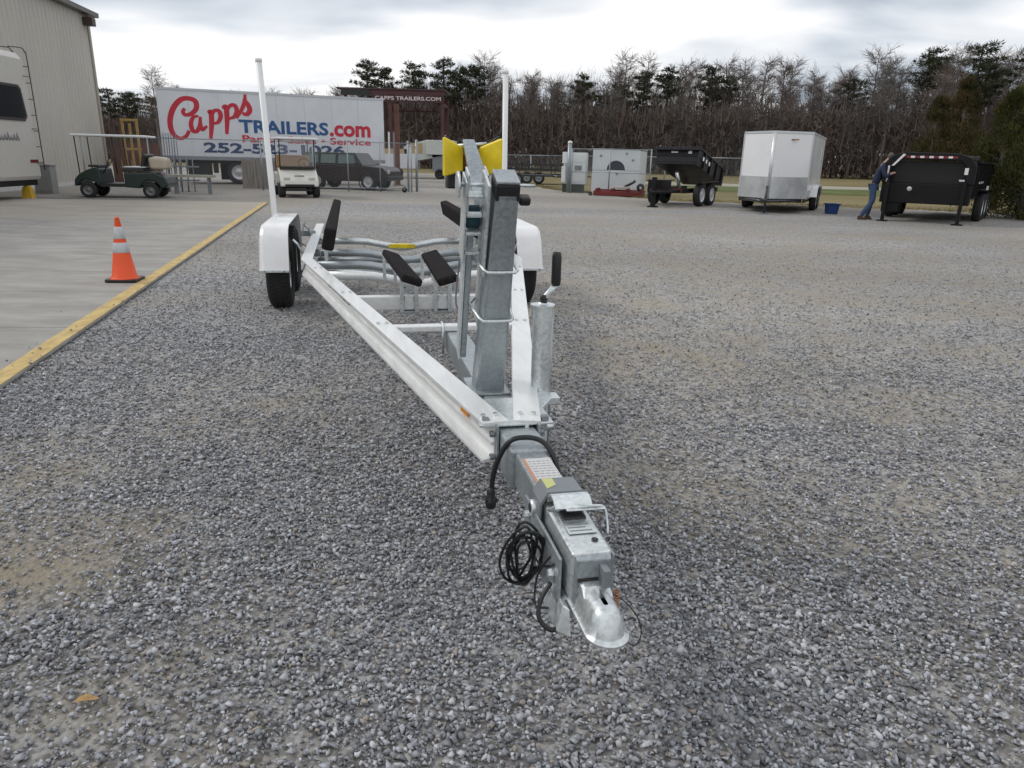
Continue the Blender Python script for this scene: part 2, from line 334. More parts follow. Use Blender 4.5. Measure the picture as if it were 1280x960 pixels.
# loose stones (stuff)
def stones():
    rs = np.random.RandomState(3); protos = []
    for k in range(7):
        bm = bmesh.new()
        for i in range(9):
            v = Vector(rs.normal(size=3)).normalized(); bm.verts.new((v.x * rs.uniform(.75, 1.1), v.y * rs.uniform(.6, .95), v.z * rs.uniform(.45, .75)))
        bmesh.ops.convex_hull(bm, input=bm.verts); bm.verts.ensure_lookup_table()
        for v in [v for v in bm.verts if not v.link_faces]: bm.verts.remove(v)
        bmesh.ops.triangulate(bm, faces=bm.faces); bm.verts.index_update()
        protos.append((np.array([v.co[:] for v in bm.verts]), np.array([[v.index for v in f.verts] for f in bm.faces]))); bm.free()
    P = []
    bands = [(.55 + .35 * k, .9 + .35 * k) for k in range(40)]
    for y0, y1 in bands:
        ym = (y0 + y1) / 2; dens = 9000 * math.exp(-max(0, ym - 2.2) / 1.75) if ym < 9 else 190 * (1 - (ym - 9) / 6); s0, s1 = (7.2, 12.2) if ym < 3 else (8, 13)
        hw = .80 * y1 + .75; n = int((y1 - y0) * 2 * hw * dens)
        X = rs.uniform(-hw, hw, n); Y = rs.uniform(y0, y1, n); Z = rs.uniform(s0, s1, n) / 1000 * rs.choice([.55, .75, .9, 1, 1.1, 1.35], n)
        P.append(np.stack([X, Y, Z], 1))
    P = np.concatenate(P); keep = np.ones(len(P), bool); tone = np.empty(len(P)); dd = rs.uniform(0, 1, len(P))
    for i, (x, y, s) in enumerate(P):
        if x < edge_x(y) + .01 and rs.rand() > .05 * math.exp((x - edge_x(y)) / .10): keep[i] = False; continue
        d = dirt_at(x, y); keep[i] = dd[i] > d * .85
        if rs.rand() < d: P[i, 2] *= .75
        tone[i] = d
    P = P[keep]; tone = tone[keep]; N = len(P); kinds = rs.randint(0, 7, N); V = []; F = []; A = []; off = 0
    for k in range(7):
        idx = np.where(kinds == k)[0]; pv, pf = protos[k]; n = len(idx)
        a = rs.uniform(0, 2 * np.pi, n); t1 = rs.normal(0, .35, n); t2 = rs.normal(0, .35, n)
        ca, sa, c1, s1, c2, s2 = np.cos(a), np.sin(a), np.cos(t1), np.sin(t1), np.cos(t2), np.sin(t2)
        Rz = np.zeros((n, 3, 3)); Rz[:, 0, 0] = ca; Rz[:, 0, 1] = -sa; Rz[:, 1, 0] = sa; Rz[:, 1, 1] = ca; Rz[:, 2, 2] = 1
        Rx = np.zeros((n, 3, 3)); Rx[:, 0, 0] = 1; Rx[:, 1, 1] = c1; Rx[:, 1, 2] = -s1; Rx[:, 2, 1] = s1; Rx[:, 2, 2] = c1
        Ry = np.zeros((n, 3, 3)); Ry[:, 1, 1] = 1; Ry[:, 0, 0] = c2; Ry[:, 0, 2] = s2; Ry[:, 2, 0] = -s2; Ry[:, 2, 2] = c2
        M3 = Rz @ Rx @ Ry; sc = P[idx, 2]
        vv = np.einsum('nij,vj->nvi', M3, pv) * sc[:, None, None]
        z = .001 + sc * rs.uniform(.25, .95, n)
        vv[:, :, 0] += P[idx, 0][:, None]; vv[:, :, 1] += P[idx, 1][:, None]; vv[:, :, 2] += z[:, None]
        vv[:, :, 2] += np.where(P[idx, 0] < -3.05 - .2374 * (P[idx, 1] - 4.14) + .055, .032, 0)[:, None]; V.append(vv.reshape(-1, 3)); nv = len(pv)
        F.append((pf[None] + (np.arange(n) * nv)[:, None, None] + off).reshape(-1, 3)); off += n * nv
        A.append(np.repeat(rs.uniform(0, 1, n), nv))
    V = np.concatenate(V); F = np.concatenate(F); A = np.concatenate(A)
    me = bpy.data.meshes.new('gravel'); me.vertices.add(len(V)); me.vertices.foreach_set('co', V.ravel())
    me.loops.add(F.size); me.loops.foreach_set('vertex_index', F.ravel().astype(np.int32)); me.polygons.add(len(F))
    me.polygons.foreach_set('loop_start', np.arange(0, F.size, 3, dtype=np.int32)); me.polygons.foreach_set('loop_total', np.full(len(F), 3, np.int32))
    me.update(); at = me.attributes.new('tone', 'FLOAT', 'POINT'); at.data.foreach_set('value', A)
    m = bpy.data.materials.new('stone'); m.use_nodes = True; t = m.node_tree; p = t.nodes['Principled BSDF']; p.inputs['Roughness'].default_value = .85; p.inputs['Specular IOR Level'].default_value = .3
    an = t.nodes.new('ShaderNodeAttribute'); an.attribute_name = 'tone'; r = t.nodes.new('ShaderNodeValToRGB'); t.links.new(an.outputs['Fac'], r.inputs[0])
    cr = r.color_ramp; cr.elements[0].position = 0; cr.elements[0].color = (.14, .143, .152, 1); cr.elements[1].position = 1; cr.elements[1].color = (.40, .36, .32, 1)
    for q, c in ((.22, (.215, .222, .238)), (.55, (.33, .34, .362)), (.82, (.46, .47, .50)), (.93, (.56, .57, .59)), (.965, (.32, .28, .24))):
        el = cr.elements.new(q); el.color = (*c, 1)
    n = t.nodes.new('ShaderNodeTexNoise'); n.inputs['Scale'].default_value = 120; c = t.nodes.new('ShaderNodeTexCoord'); t.links.new(c.outputs['Object'], n.inputs[0])
    mr = t.nodes.new('ShaderNodeMapRange'); t.links.new(n.outputs[0], mr.inputs[0]); mr.inputs[3].default_value = .78; mr.inputs[4].default_value = 1.22
    vm = t.nodes.new('ShaderNodeVectorMath'); vm.operation = 'SCALE'; t.links.new(r.outputs[0], vm.inputs[0]); t.links.new(mr.outputs[0], vm.inputs['Scale']); t.links.new(vm.outputs[0], p.inputs['Base Color'])
    me.materials.append(m); o = bpy.data.objects.new('gravel', me); C.objects.link(o)
    tag(o, 'loose grey crushed stones covering the yard in the foreground', 'gravel', kind='stuff'); print('stones', N, len(F))
stones()
# a dry leaf on the gravel, lower left
LEAF = mat('dry_leaf', (0.38, 0.24, 0.10), .8, var=.2, vscale=60)
lf = MB(); pts = [(-.028, 0), (-.014, .010), (.004, .013), (.022, .006), (.034, 0), (.022, -.007), (.004, -.012), (-.014, -.009)]
for i in range(8): pass
lf.add([(x, y, .004 * math.cos(x * 90) + .004 * abs(y) * 60) for x, y in pts] + [(0, 0, 0)], [(i, (i + 1) % 8, 8) for i in range(8)])
tag(lf.build('dry_leaf', LEAF, loc=(-1.06, 1.49, .020), rz=.3), 'single dry tan leaf lying on the gravel, lower left', 'leaf')
# ================================================================ boat trailer (x = right, y = rearwards from the coupler tip, z up)
T = thing('boat_trailer', 'long empty aluminium boat trailer with galvanised tongue, winch post and white fenders', 'trailer', (.2, 1.3, 0), R(12.3))
def bar(name, x0, x1, y0, y1, z0, z1, m, parent=T, bevel=.003, **k): return MB().box(x0, x1, y0, y1, z0, z1, **k).build(name, m, parent, bevel=bevel)
ZT = .53
def rail_path(s): return [(s * .052, .93), (s * .875, 4.90), (s * .90, 8.1)]
for s in (-1, 1):
    P = rail_path(s); mb = MB()
    prof = [(-.045, 0), (.045, 0), (.045, -.010), (.006, -.014), (.006, -.066), (.016, -.070), (.016, -.076), (.006, -.080), (.006, -.122), (.045, -.127), (.045, -.137),
            (-.045, -.137), (-.045, -.127), (-.006, -.122), (-.006, -.080), (-.016, -.076), (-.016, -.070), (-.006, -.066), (-.006, -.014), (-.045, -.010)]
    n = len(prof); vs = []
    for i, (x, y) in enumerate(P):
        a = Vector(P[max(i - 1, 0)]); b = Vector(P[min(i + 1, 2)]); d0 = (Vector(P[min(i + 1, 2)]) - Vector(P[min(i, 1)])).normalized() if i < 2 else (b - a).normalized()
        d1 = (Vector((x, y)) - a).normalized() if i > 0 else d0
        d = (d0 + d1).normalized(); nrm = Vector((d.y, -d.x)); k = 1 / max(.2, nrm.dot(Vector((d1.y, -d1.x))))
        vs += [(x + nrm.x * px * k, y + nrm.y * px * k, ZT + pz) for px, pz in prof]
    fs = [(i * n + k, i * n + (k + 1) % n, (i + 1) * n + (k + 1) % n, (i + 1) * n + k) for i in range(2) for k in range(n)] + [tuple(range(n)), tuple(range(3 * n - 1, 2 * n - 1, -1))]
    mb.add(vs, fs); rail = mb.build('frame_rail', ALU, T)
    # bolts, reflector, lettering on the rail
    dx, dy = (P[1][0] - P[0][0]), (P[1][1] - P[0][1]); L = math.hypot(dx, dy); ux, uy = dx / L, dy / L
    ang = math.atan2(uy, ux)
    for q in (.06, 1.52, 2.44, 3.5):
        for w in (-.022, .022):
            MB().lathe([(0.001, .010), (.008, .010), (.009, .007), (.009, 0)], 'z', (P[0][0] + ux * q + uy * w, P[0][1] + uy * q - ux * w, ZT), 6, False).build('bolt', ZINC, rail)
    o = s
    rf = MB().box(-.036, .036, -.003, .003, -.018, .018).build('reflector', mat('amber_reflector', (.75, .27, .01), .25), rail)
    rf.location = (P[0][0] + ux * .26 + s * .0125, P[0][1] + uy * .26, ZT - .040); rf.rotation_euler.z = ang
    if s < 0:
        DECAL = mat('dark_decal', (.06, .065, .07), .5)
        dm = MB(); xa = 0
        while xa < .74:
            w = rnd.uniform(.012, .03); z0, z1 = rnd.uniform(0, .012), rnd.uniform(.026, .036); dm.hexa([(xa, 0, z0), (xa + w, 0, z0), (xa + w, .001, z0), (xa, .001, z0)], [(xa + .01, 0, z1), (xa + w + .01, 0, z1), (xa + w + .01, .001, z1), (xa + .01, .001, z1)]); xa += w + rnd.uniform(.01, .03)
        d = tag(dm.build('worn_decal', DECAL, rail), kind='stuff')
        d.location = (P[0][0] + ux * 3.05 - .0095, P[0][1] + uy * 3.05, ZT - .060); d.rotation_euler.z = ang + math.pi
# tongue: square tube with collar, label, brake actuator and coupler
bar('tongue', -.052, .052, .40, 2.50, .352, .462, GALV, bevel=.008)
bar('tongue_sleeve', -.062, .062, .74, 1.02, .343, .471, GALV, bevel=.008)
pl = bar('mounting_plate', -.125, .125, .93, 1.20, .478, .486, GALV2, bevel=.002)
for s in (-1, 1):
    MB().hexa([(s * .066, .9, .35), (s * .072, .9, .35), (s * .072, 1.18, .35), (s * .066, 1.18, .35)], [(s * .066, .9, .49), (s * .072, .9, .49), (s * .072, 1.18, .49), (s * .066, 1.18, .49)]).build('side_bracket', GALV, T)
    for y in (.93, 1.05):
        for z in (.375, .455):
            MB().lathe([(.001, .016), (.010, .016), (.011, .010), (.011, 0)], 'x', (s * .074 if s > 0 else -.090, y, z), 6, False).build('bolt', GREYST, T)
    MB().box(s * .10 - .012, s * .10 + .012, .945, .969, .486, .502).build('bolt', GREYST, pl, bevel=.003)
STK = mat('sticker_white', (.58, .58, .58), .5); ORG = mat('sticker_orange', (.50, .25, .15), .6); DKT = mat('sticker_text', (.34, .33, .34), .6)
st = MB().box(-.040, .046, .40, .69, .4625, .4632).build('warning_label', STK, T)
MB().box(-.040, -.031, .40, .69, .4634, .464).build('orange_band', ORG, st)
tx = MB()
for k in range(15):
    y = .415 + k * .0178; xa = -.026
    while xa < .04:
        w = rnd.uniform(.006, .018); tx.box(xa, min(.042, xa + w), y, y + .005, .4634, .4637); xa += w + .004
tag(tx.build('printed_lines', DKT, st), kind='stuff')
# black loom over the tongue
MB().tube(spline([(-.108, .80, .31), (-.102, .80, .37), (-.085, .795, .43), (-.055, .785, .484), (-.01, .78, .496), (.035, .765, .490), (.062, .735, .465), (.074, .69, .42), (.072, .65, .36), (.06, .62, .33)], 6), .0082, 10).build('wiring_loom', BLACKP, T)
pg = MB().lathe([(.001, -.028), (.016, -.028), (.019, -.005), (.015, .0), (.013, .025), (.009, .04), (.001, .04)], 'z', (-.109, .80, .285), 14).build('plug', BLACKP, T)
MB().box(-.129, -.089, .788, .812, .278, .286).build('plug_flap', BLACKP, pg, bevel=.002)
# surge brake actuator: inner member, outer case, latch bracket
act = MB().hexa([(-.054, .135, .335), (.050, .135, .335), (.052, .42, .345), (-.056, .42, .345)], [(-.054, .135, .462), (.050, .135, .462), (.052, .42, .470), (-.056, .42, .470)]).build('actuator_case', GALV2, T, bevel=.008, seg=3)
bar('stamped_plate', -.036, .040, .215, .33, .4665, .4682, ZINC, act, bevel=0)
tl = MB()
for k in range(6): tl.box(-.03, .03 - .012 * (k % 2), .226 + k * .016, .230 + k * .016, .4684, .4688)
tag(tl.build('stamped_lines', GREYST, act), kind='stuff')
MB().lathe([(.001, .001), (.009, .001), (.009, 0)], 'z', (.022, .185, .4655), 12).build('plug_hole', BLACKP, act)
bar('side_plate', -.075, -.066, .17, .52, .285, .43, GALV, T, bevel=.003); bar('side_plate', .066, .075, .17, .52, .285, .43, GALV, T, bevel=.003)
bar('lower_channel', -.062, .062, .16, .50, .27, .333, GALV, T, bevel=.008)
for y, z in ((.46, .40), (.40, .36), (.33, .33), (.24, .31), (.21, .37)):
    MB().lathe([(.001, -.015), (.010, -.015), (.012, -.006), (.012, 0)], 'x', (-.076, y, z), 8, False).build('bolt', GALV2, T)
# latch saddle (bent plate with ear rings)
sad = MB(); pr = [(-.073, .40), (-.070, .475), (-.050, .505), (.050, .505), (.070, .475), (.073, .40)]
pr2 = [(x * .93, z - .007) for x, z in pr]
for i in range(5):
    a, b, c, d = pr[i], pr[i + 1], pr2[i + 1], pr2[i]
    sad.hexa([(a[0], .37, a[1]), (b[0], .37, b[1]), (c[0], .37, c[1]), (d[0], .37, d[1])], [(a[0], .455, a[1]), (b[0], .455, b[1]), (c[0], .455, c[1]), (d[0], .455, d[1])])
sad.build('latch_saddle', GREYST, T)
cover = MB()
for k in range(7):
    a0, a1 = math.pi * .06 + k * .34, math.pi * .06 + (k + 1) * .34
    cover.hexa([(-.05, .37 - .035 + .045 * math.cos(a0), .470 + .042 * math.sin(a0)), (.055, .335 + .045 * math.cos(a0), .470 + .042 * math.sin(a0)), (.055, .335 + .045 * math.cos(a1), .470 + .042 * math.sin(a1)), (-.05, .335 + .045 * math.cos(a1), .470 + .042 * math.sin(a1))],
               [(-.05, .335 + .039 * math.cos(a0), .470 + .036 * math.sin(a0)), (.055, .335 + .039 * math.cos(a0), .470 + .036 * math.sin(a0)), (.055, .335 + .039 * math.cos(a1), .470 + .036 * math.sin(a1)), (-.05, .335 + .039 * math.cos(a1), .470 + .036 * math.sin(a1))])
cover.build('latch_cover', GALV2, T)
MB().tube([(-.083, .43, .435), (-.060, .43, .435)], .022, 16).build('pivot_bushing', GALV2, T)
MB().tube([(-.0845, .43, .435), (-.0835, .43, .435)], .013, 12).build('bushing_bore', BLACKP, T)
MB().tube(spline([(-.055, .345, .468), (-.02, .315, .498), (.05, .30, .495), (.088, .30, .488), (.094, .285, .455), (.090, .265, .43)], 5), .0035, 8).build('latch_lever', GALV2, T)
MB().hexa([(-.02, .29, .488), (.088, .29, .486), (.088, .305, .488), (-.02, .31, .492)], [(-.02, .29, .491), (.088, .29, .489), (.088, .305, .491), (-.02, .31, .495)]).build('lever_plate', GALV2, T, bevel=.001)
MB().box(-.03, .035, .285, .33, .463, .474).build('rubber_bumper', BLACKP, T, bevel=.004)
MB().hexa([(-.046, .39, .4705), (-.015, .41, .4705), (-.015, .45, .4705), (-.046, .45, .4705)], [(-.046, .39, .507), (-.015, .41, .507), (-.015, .45, .507), (-.046, .45, .507)]).build('yellow_tag', mat('tag_yellow', (.52, .53, .22), .6), T)
# coupler head: stepped shell with a ball dome and a flanged nose
cp = MB(); ringn = 26
def cring(h, w, tip, back, zz):
    """outline of the head at one level: straight sides, round nose"""
    pts = [(-w, back)]
    for k in range(ringn + 1):
        a = math.pi + math.pi * k / ringn
        pts.append((w * math.cos(a), tip + w + w * math.sin(a) * 1.0))
    pts.append((w, back)); return [(x, y, zz) for x, y in pts]
levels = [cring(0, .053, -.034, .20, .322), cring(0, .053, -.034, .20, .328), cring(0, .046, -.020, .20, .333), cring(0, .042, -.014, .20, .352), cring(0, .035, -.004, .20, .374), cring(0, .022, .012, .20, .388), cring(0, .006, .03, .20, .391)]
nl = len(levels[0]); vs = [v for l in levels for v in l]; fs = []
for i in range(len(levels) - 1):
    for k in range(nl - 1): fs.append((i * nl + k, i * nl + k + 1, (i + 1) * nl + k + 1, (i + 1) * nl + k))
cp.add(vs, fs, True); cp.add(levels[0], [tuple(range(nl))])
coup = cp.build('coupler_head', GALV2, T)
coup.modifiers.new('es', 'EDGE_SPLIT').split_angle = R(50)
MB().hexa([(-.040, .075, .375), (.040, .075, .375), (.046, .20, .36), (-.046, .20, .36)], [(-.032, .10, .395), (.032, .10, .395), (.042, .20, .412), (-.042, .20, .412)]).build('coupler_neck', GALV2, coup, bevel=.006, seg=3)
MB().hexa([(-.048, .12, .335), (.048, .12, .335), (.05, .138, .335), (-.05, .138, .335)], [(-.044, .12, .452), (.044, .12, .452), (.048, .138, .456), (-.048, .138, .456)]).build('front_plate', GALV, T, bevel=.004)
bar('slot', -.042, .010, .117, .121, .397, .405, BLACKP, T, bevel=0)
bar('locking_wedge', .012, .030, .085, .125, .395, .440, GREYST, T, bevel=.003)
MB().hexa([(-.088, .13, .262), (-.058, .10, .262), (-.058, .26, .262), (-.088, .26, .262)], [(-.070, .14, .325), (-.058, .12, .325), (-.058, .26, .325), (-.070, .26, .325)]).build('chain_hanger', GALV2, T, bevel=.003)
# wiring coil hanging on the left
cw = MB()
for k in range(8):
    pts = []; rr = rnd.uniform(.06, .10); cx, cy, cz = -.125 + rnd.uniform(-.012, .012), .33 + rnd.uniform(-.012, .02), .345 + rnd.uniform(-.018, .012); tw = rnd.uniform(-.5, .5)
    for a in range(22):
        t = 2 * math.pi * a / 22
        pts.append((cx + rr * .50 * math.cos(t) * math.cos(tw) + .010 * math.sin(2 * t + k), cy - .03 * math.sin(t) + rr * .42 * math.cos(t) * math.sin(tw), cz + rr * 1.12 * math.sin(t)))
    cw.tube(pts, .0038, 7, closed=True)
cw.build('wiring_coil', BLACKP, T)
MB().tube(spline([(-.10, .33, .36), (-.085, .30, .34), (-.075, .24, .37), (-.08, .20, .40)], 6), .003, 7).build('wire', BLACKP, T)
MB().tube(spline([(-.085, .20, .35), (-.115, .18, .32), (-.125, .16, .285), (-.10, .14, .262), (-.06, .14, .27)], 7), .006, 8).build('brake_hose', BLACKP, T)
MB().tube(spline([(-.075, .24, .40), (-.10, .27, .33), (-.11, .25, .26), (-.09, .2, .28)], 7), .003, 8).build('wire', BLACKP, T)
MB().tube(spline([(.055, .14, .345), (.085, .115, .335), (.115, .10, .30), (.125, .09, .26), (.10, .07, .245), (.07, .08, .262), (.056, .09, .30)], 7), .0016, 6).build('safety_cable', BLACKP, T)
RUST = mat('copper_spring', (.42, .2, .1), .5, .3)
sp = [(.066 + .008 * math.cos(a * .9), .125 + .008 * math.sin(a * .9), .31 + a * .0011) for a in range(48)]
MB().tube(sp, .0015, 5).build('coil_spring', RUST, T)

# the coupled tongue sits a little high and to the right of the frame's own centre line
for o_ in [o for o in T.children if o.type == 'MESH' and not o.name.startswith('frame_rail')]:
    for q in [o_] + list(o_.children):
        for v in q.data.vertices: v.co.x *= (.92 if v.co.y + q.location.y < .55 else 1); v.co.x += .018 + .012 * max(-.6, (1.0 - (v.co.y + q.location.y))); v.co.z += .034; v.co.y += .022 * max(0, 1 - (v.co.y + q.location.y))
# swivel jack on the right rail
jx, jy = .187, 1.30
jt = MB().lathe([(.001, .275), (.035, .275), (.035, .835), (.001, .835)], 'z', (jx, jy, 0), 28).build('jack_tube', GALV2, T); jt.modifiers.new('es', 'EDGE_SPLIT').split_angle = R(50)
MB().tube([(jx + .038, jy + .004, .285), (jx + .038, jy + .004, .82)], .007, 8).build('jack_rod_guide', GALV, T)
MB().lathe([(.001, .835), (.045, .835), (.045, .842), (.020, .844), (.014, .85), (.001, .85)], 'z', (jx, jy, 0), 24, False).build('jack_cap', GALV2, T)
MB().lathe([(.001, .0), (.014, .0), (.014, .03), (.001, .03)], 'z', (jx + .002, jy - .002, .848), 14).build('jack_nut', BLACKP, T)
MB().tube([(jx, jy, .865), (jx + .012, jy - .005, .875), (jx + .042, jy - .012, .915)], .011, 10).build('jack_crank', GALV2, T)
MB().lathe([(.001, 0), (.015, 0), (.018, .01), (.0175, .105), (.014, .12), (.001, .121)], 'z', (jx + .043, jy - .012, .913), 14).build('crank_grip', BLACKP, T)
MB().lathe([(.001, .20), (.025, .20), (.025, .28), (.001, .28)], 'z', (jx, jy, 0), 18).build('jack_inner_tube', GALV, T)
MB().hexa([(.09, 1.0, .50), (.20, 1.18, .50), (.20, 1.30, .50), (.09, 1.30, .50)], [(.09, 1.0, .516), (.20, 1.18, .516), (.20, 1.30, .516), (.09, 1.30, .516)]).build('jack_mount_plate', GALV2, T, bevel=.002)
bar('jack_bracket', .135, .188, 1.20, 1.32, .36, .50, GALV, T); bar('jack_clamp', .178, .252, 1.238, 1.302, .47, .50, GALV2, T, bevel=.004)
MB().tube([(.15, 1.10, .44), (.19, 1.10, .44)], .016, 12).build('swivel_pin', ZINC, T)

# winch post leaning forwards, cap, u-bolts, rear channel, winch, bow stop
B0, B1 = Vector((.004, 1.40, .502)), Vector((-.002, 1.10, 1.262))
ax = (B1 - B0).normalized(); fx = Vector((1, 0, 0)); fy = ax.cross(fx).normalized() * -1
if fy.y < 0: fy = -fy
def on_post(t, a, b): return B0 + (B1 - B0) * t + fx * a + fy * b
def post_box(name, t0, t1, a0, a1, b0, b1, m, parent=T, bevel=.004, tp=1.0):
    return MB().hexa([on_post(t0, a0, b0), on_post(t0, a1, b0), on_post(t0, a1, b1), on_post(t0, a0, b1)], [on_post(t1, a0 * tp, b0), on_post(t1, a1 * tp, b0), on_post(t1, a1 * tp, b1), on_post(t1, a0 * tp, b1)]).build(name, m, parent, bevel=bevel)
post_box('winch_post', -.02, 1, -.057, .057, -.05, .05, GALV, bevel=.009, tp=.64)
post_box('post_cap', .965, 1.035, -.039, .039, -.050, .050, BLACKP, bevel=.006)
post_box('cap_plate', 1.036, 1.046, -.037, .037, -.048, .052, GALV, bevel=.002)
bar('post_foot_plate', -.075, .075, 1.30, 1.52, .497, .505, GALV, T, bevel=.002)
post_box('post_knob', .93, .965, .047, .085, -.02, .02, BLACKP, bevel=.008)
for t in (.42, .66):
    w = .048 + .009 * (1 - t)
    MB().tube([on_post(t, -w - .045, .12), on_post(t, -w - .006, -.04), on_post(t, -w + .004, -.058), on_post(t, w - .004, -.058), on_post(t, w + .006, -.045), on_post(t, w + .006, .12)], .0058, 8).build('u_bolt', GALV2, T)
post_box('rear_channel', .12, .86, -.104, -.082, .060, .115, GALV, bevel=.003)
post_box('channel_flange', .12, 1.02, -.113, -.106, .05, .12, GALV2, bevel=.002)
post_box('channel_flange', .30, 1.02, -.05, -.044, .052, .13, GALV2, bevel=.002)
wf = post_box('winch_plate', .62, 1.02, -.060, -.050, -.03, .10, GALV2, bevel=.003)
post_box('winch_plate', .64, 1.0, -.122, -.115, .03, .12, GALV2, bevel=.003)
for t in (.68, .77, .85, .93): post_box('winch_spacer', t, t + .016, -.114, -.061, .03, .07, GALV2, bevel=.004)
STRAP = mat('teal_strap', (.01, .045, .06), .8)
dc = on_post(.83, 0, .075)
MB().tube([dc + fx * -.117, dc + fx * -.066], .038, 20).build('strap_drum', STRAP, T)
g = on_post(.97, 0, .07); MB().tube([g + fx * -.146, g + fx * -.138], .042, 26).build('winch_gear', GALV2, T)
MB().tube([g + fx * -.136, g + fx * -.03], .007, 8).build('winch_axle', ZINC, T)
wh = MB().tube([g + fx * .03, g + fx * .115], .006, 8).build('winch_shaft', ZINC, T)
# arm board up to the bow stop
a0, a1 = Vector((-.040, 1.26, 1.20)), Vector((-.050, 1.56, 1.395))
MB().hexa([a0 + Vector((-.036, 0, -.01)), a0 + Vector((.036, 0, -.01)), a0 + Vector((.036, .01, .02)), a0 + Vector((-.036, .01, .02))], [a1 + Vector((-.022, 0, -.01)), a1 + Vector((.022, 0, -.01)), a1 + Vector((.022, .01, .02)), a1 + Vector((-.022, .01, .02))]).build('bow_stop_arm', GALV, T, bevel=.003)
bs = Vector((-.04, 1.60, 1.335))
for s in (-1, 1):
    lo = [(.036, -.05, -.078), (.036, .045, -.078), (.112, .085, -.115), (.112, -.02, -.115)]; hi = [(.036, -.05, .055), (.036, .045, .055), (.112, .085, .085), (.112, -.02, .085)]
    lo = [(.030, -.03, -.035), (.030, .02, -.035), (.108, -.03, -.055), (.108, -.09, -.055)]; hi = [(.030, -.03, .05), (.030, .02, .05), (.108, -.03, .085), (.108, -.09, .085)]
    f = lambda p: bs + Vector((p[0] * s, p[1], p[2]))
    MB().hexa([f(p) for p in lo], [f(p) for p in hi]).build('bow_stop_pad', YEL, T, bevel=.006, seg=3)
MB().tube([bs + Vector((-.034, .02, -.01)), bs + Vector((.034, .02, -.01))], .042, 14).build('centre_roller', mat('roller_brown', (.10, .045, .012), .5), T)
post = MB().hexa([bs + Vector(v) for v in ((-.09, -.02, -.10), (-.005, -.02, -.10), (-.005, .05, -.10), (-.09, .05, -.10))], [bs + Vector(v) for v in ((-.085, -.02, -.03), (.01, -.02, -.03), (.01, .05, -.03), (-.085, .05, -.03))]).build('bow_stop_block', BLACKP, T, bevel=.006)
MB().tube(spline([bs + Vector(v) for v in ((-.10, -.05, .088), (-.05, -.02, .052), (0, -.01, .045), (.05, -.02, .055), (.10, -.05, .09))], 5), .004, 8).build('bow_stop_strap', BLACKP, T)
MB().tube([bs + Vector((-.05, -.02, .055)), bs + Vector((.06, -.02, .065))], .006, 8).build('bow_stop_pin', GALV2, T)
MB().tube(spline([on_post(.62, -.12, .1), Vector((-.10, 1.55, .80)), Vector((-.06, 1.6, .77)), on_post(.45, -.06, .06)], 5), .0035, 6).build('wire', GREYST, T)

# cross members
def cross_flat(u, w, z0, z1, d=.06): return MB().box(-w, w, u - d / 2, u + d / 2, z0, z1)
def half_w(u): return .052 + (.875 - .052) * (u - .93) / 3.97 if u < 4.9 else .885
for u, z0, z1 in ((2.38, .4975, .529), (3.30, .425, .512)):
    cm = cross_flat(u, half_w(u) - .01, z0, z1).build('cross_member', ALU, T, bevel=.006)
for u, m, z in ((4.35, ALU, .475), (5.0, GALV, .462), (5.75, GALV, .468), (6.65, GALV2, .476)):
    w = half_w(u) - .01
    MB().tube([(-w, u, z), (-.45, u, z), (-.36, u, z - .006), (-.06, u, z - .062), (0, u, z - .068), (.06, u, z - .062), (.36, u, z - .006), (.45, u, z), (w, u, z)], .034, 12).build('cross_member', m, T)
MB().box(-.14, .14, 6.612, 6.688, .405, .449).build('yellow_strap', YEL, T, bevel=.004)
for u in (2.38,):
    for x in (-.06, .05): MB().tube([(x, u - .035, .38), (x, u - .035, .535), (x, u + .035, .535)], .006, 6).build('u_bolt', GALV2, T)
# centre front bunks on brackets
for x0, x1, rl in ((-.165, -.235, -18), (.045, .05, 16)):
    a = Vector((x0, 2.98, .655)); b = Vector((x1, 4.12, .662)); c, s_ = math.cos(R(rl)), math.sin(R(rl)); W2 = Vector((.062 * c, 0, .062 * s_)); H2 = Vector((-.024 * s_, 0, .024 * c))
    bk = MB().hexa([a - W2 - H2, a + W2 - H2, b + W2 - H2, b - W2 - H2], [a - W2 + H2, a + W2 + H2, b + W2 + H2, b - W2 + H2]).build('front_bunk', CARPET, T, bevel=.016, seg=3)
    for x in (x0 - .045, x0 + .045): MB().box(x - .012, x + .012, 3.25, 3.262, .41, .635).build('bunk_bracket', GALV2, bk, bevel=.002)
    MB().box(x0 - .06, x0 + .06, 3.24, 3.34, .405, .42).build('bracket_plate', GALV, bk, bevel=.002)
    for x in (x1 - .04, x1 + .04): MB().box(x - .012, x + .012, 4.30, 4.312, .44, .645).build('bunk_bracket', GALV2, bk, bevel=.002)
    MB().tube([(x0 - .03, 3.3, .40), (x0 - .03, 3.262, .52), (x0 + .03, 3.262, .52), (x0 + .03, 3.3, .40)], .005, 6).build('u_bolt', GALV2, bk)
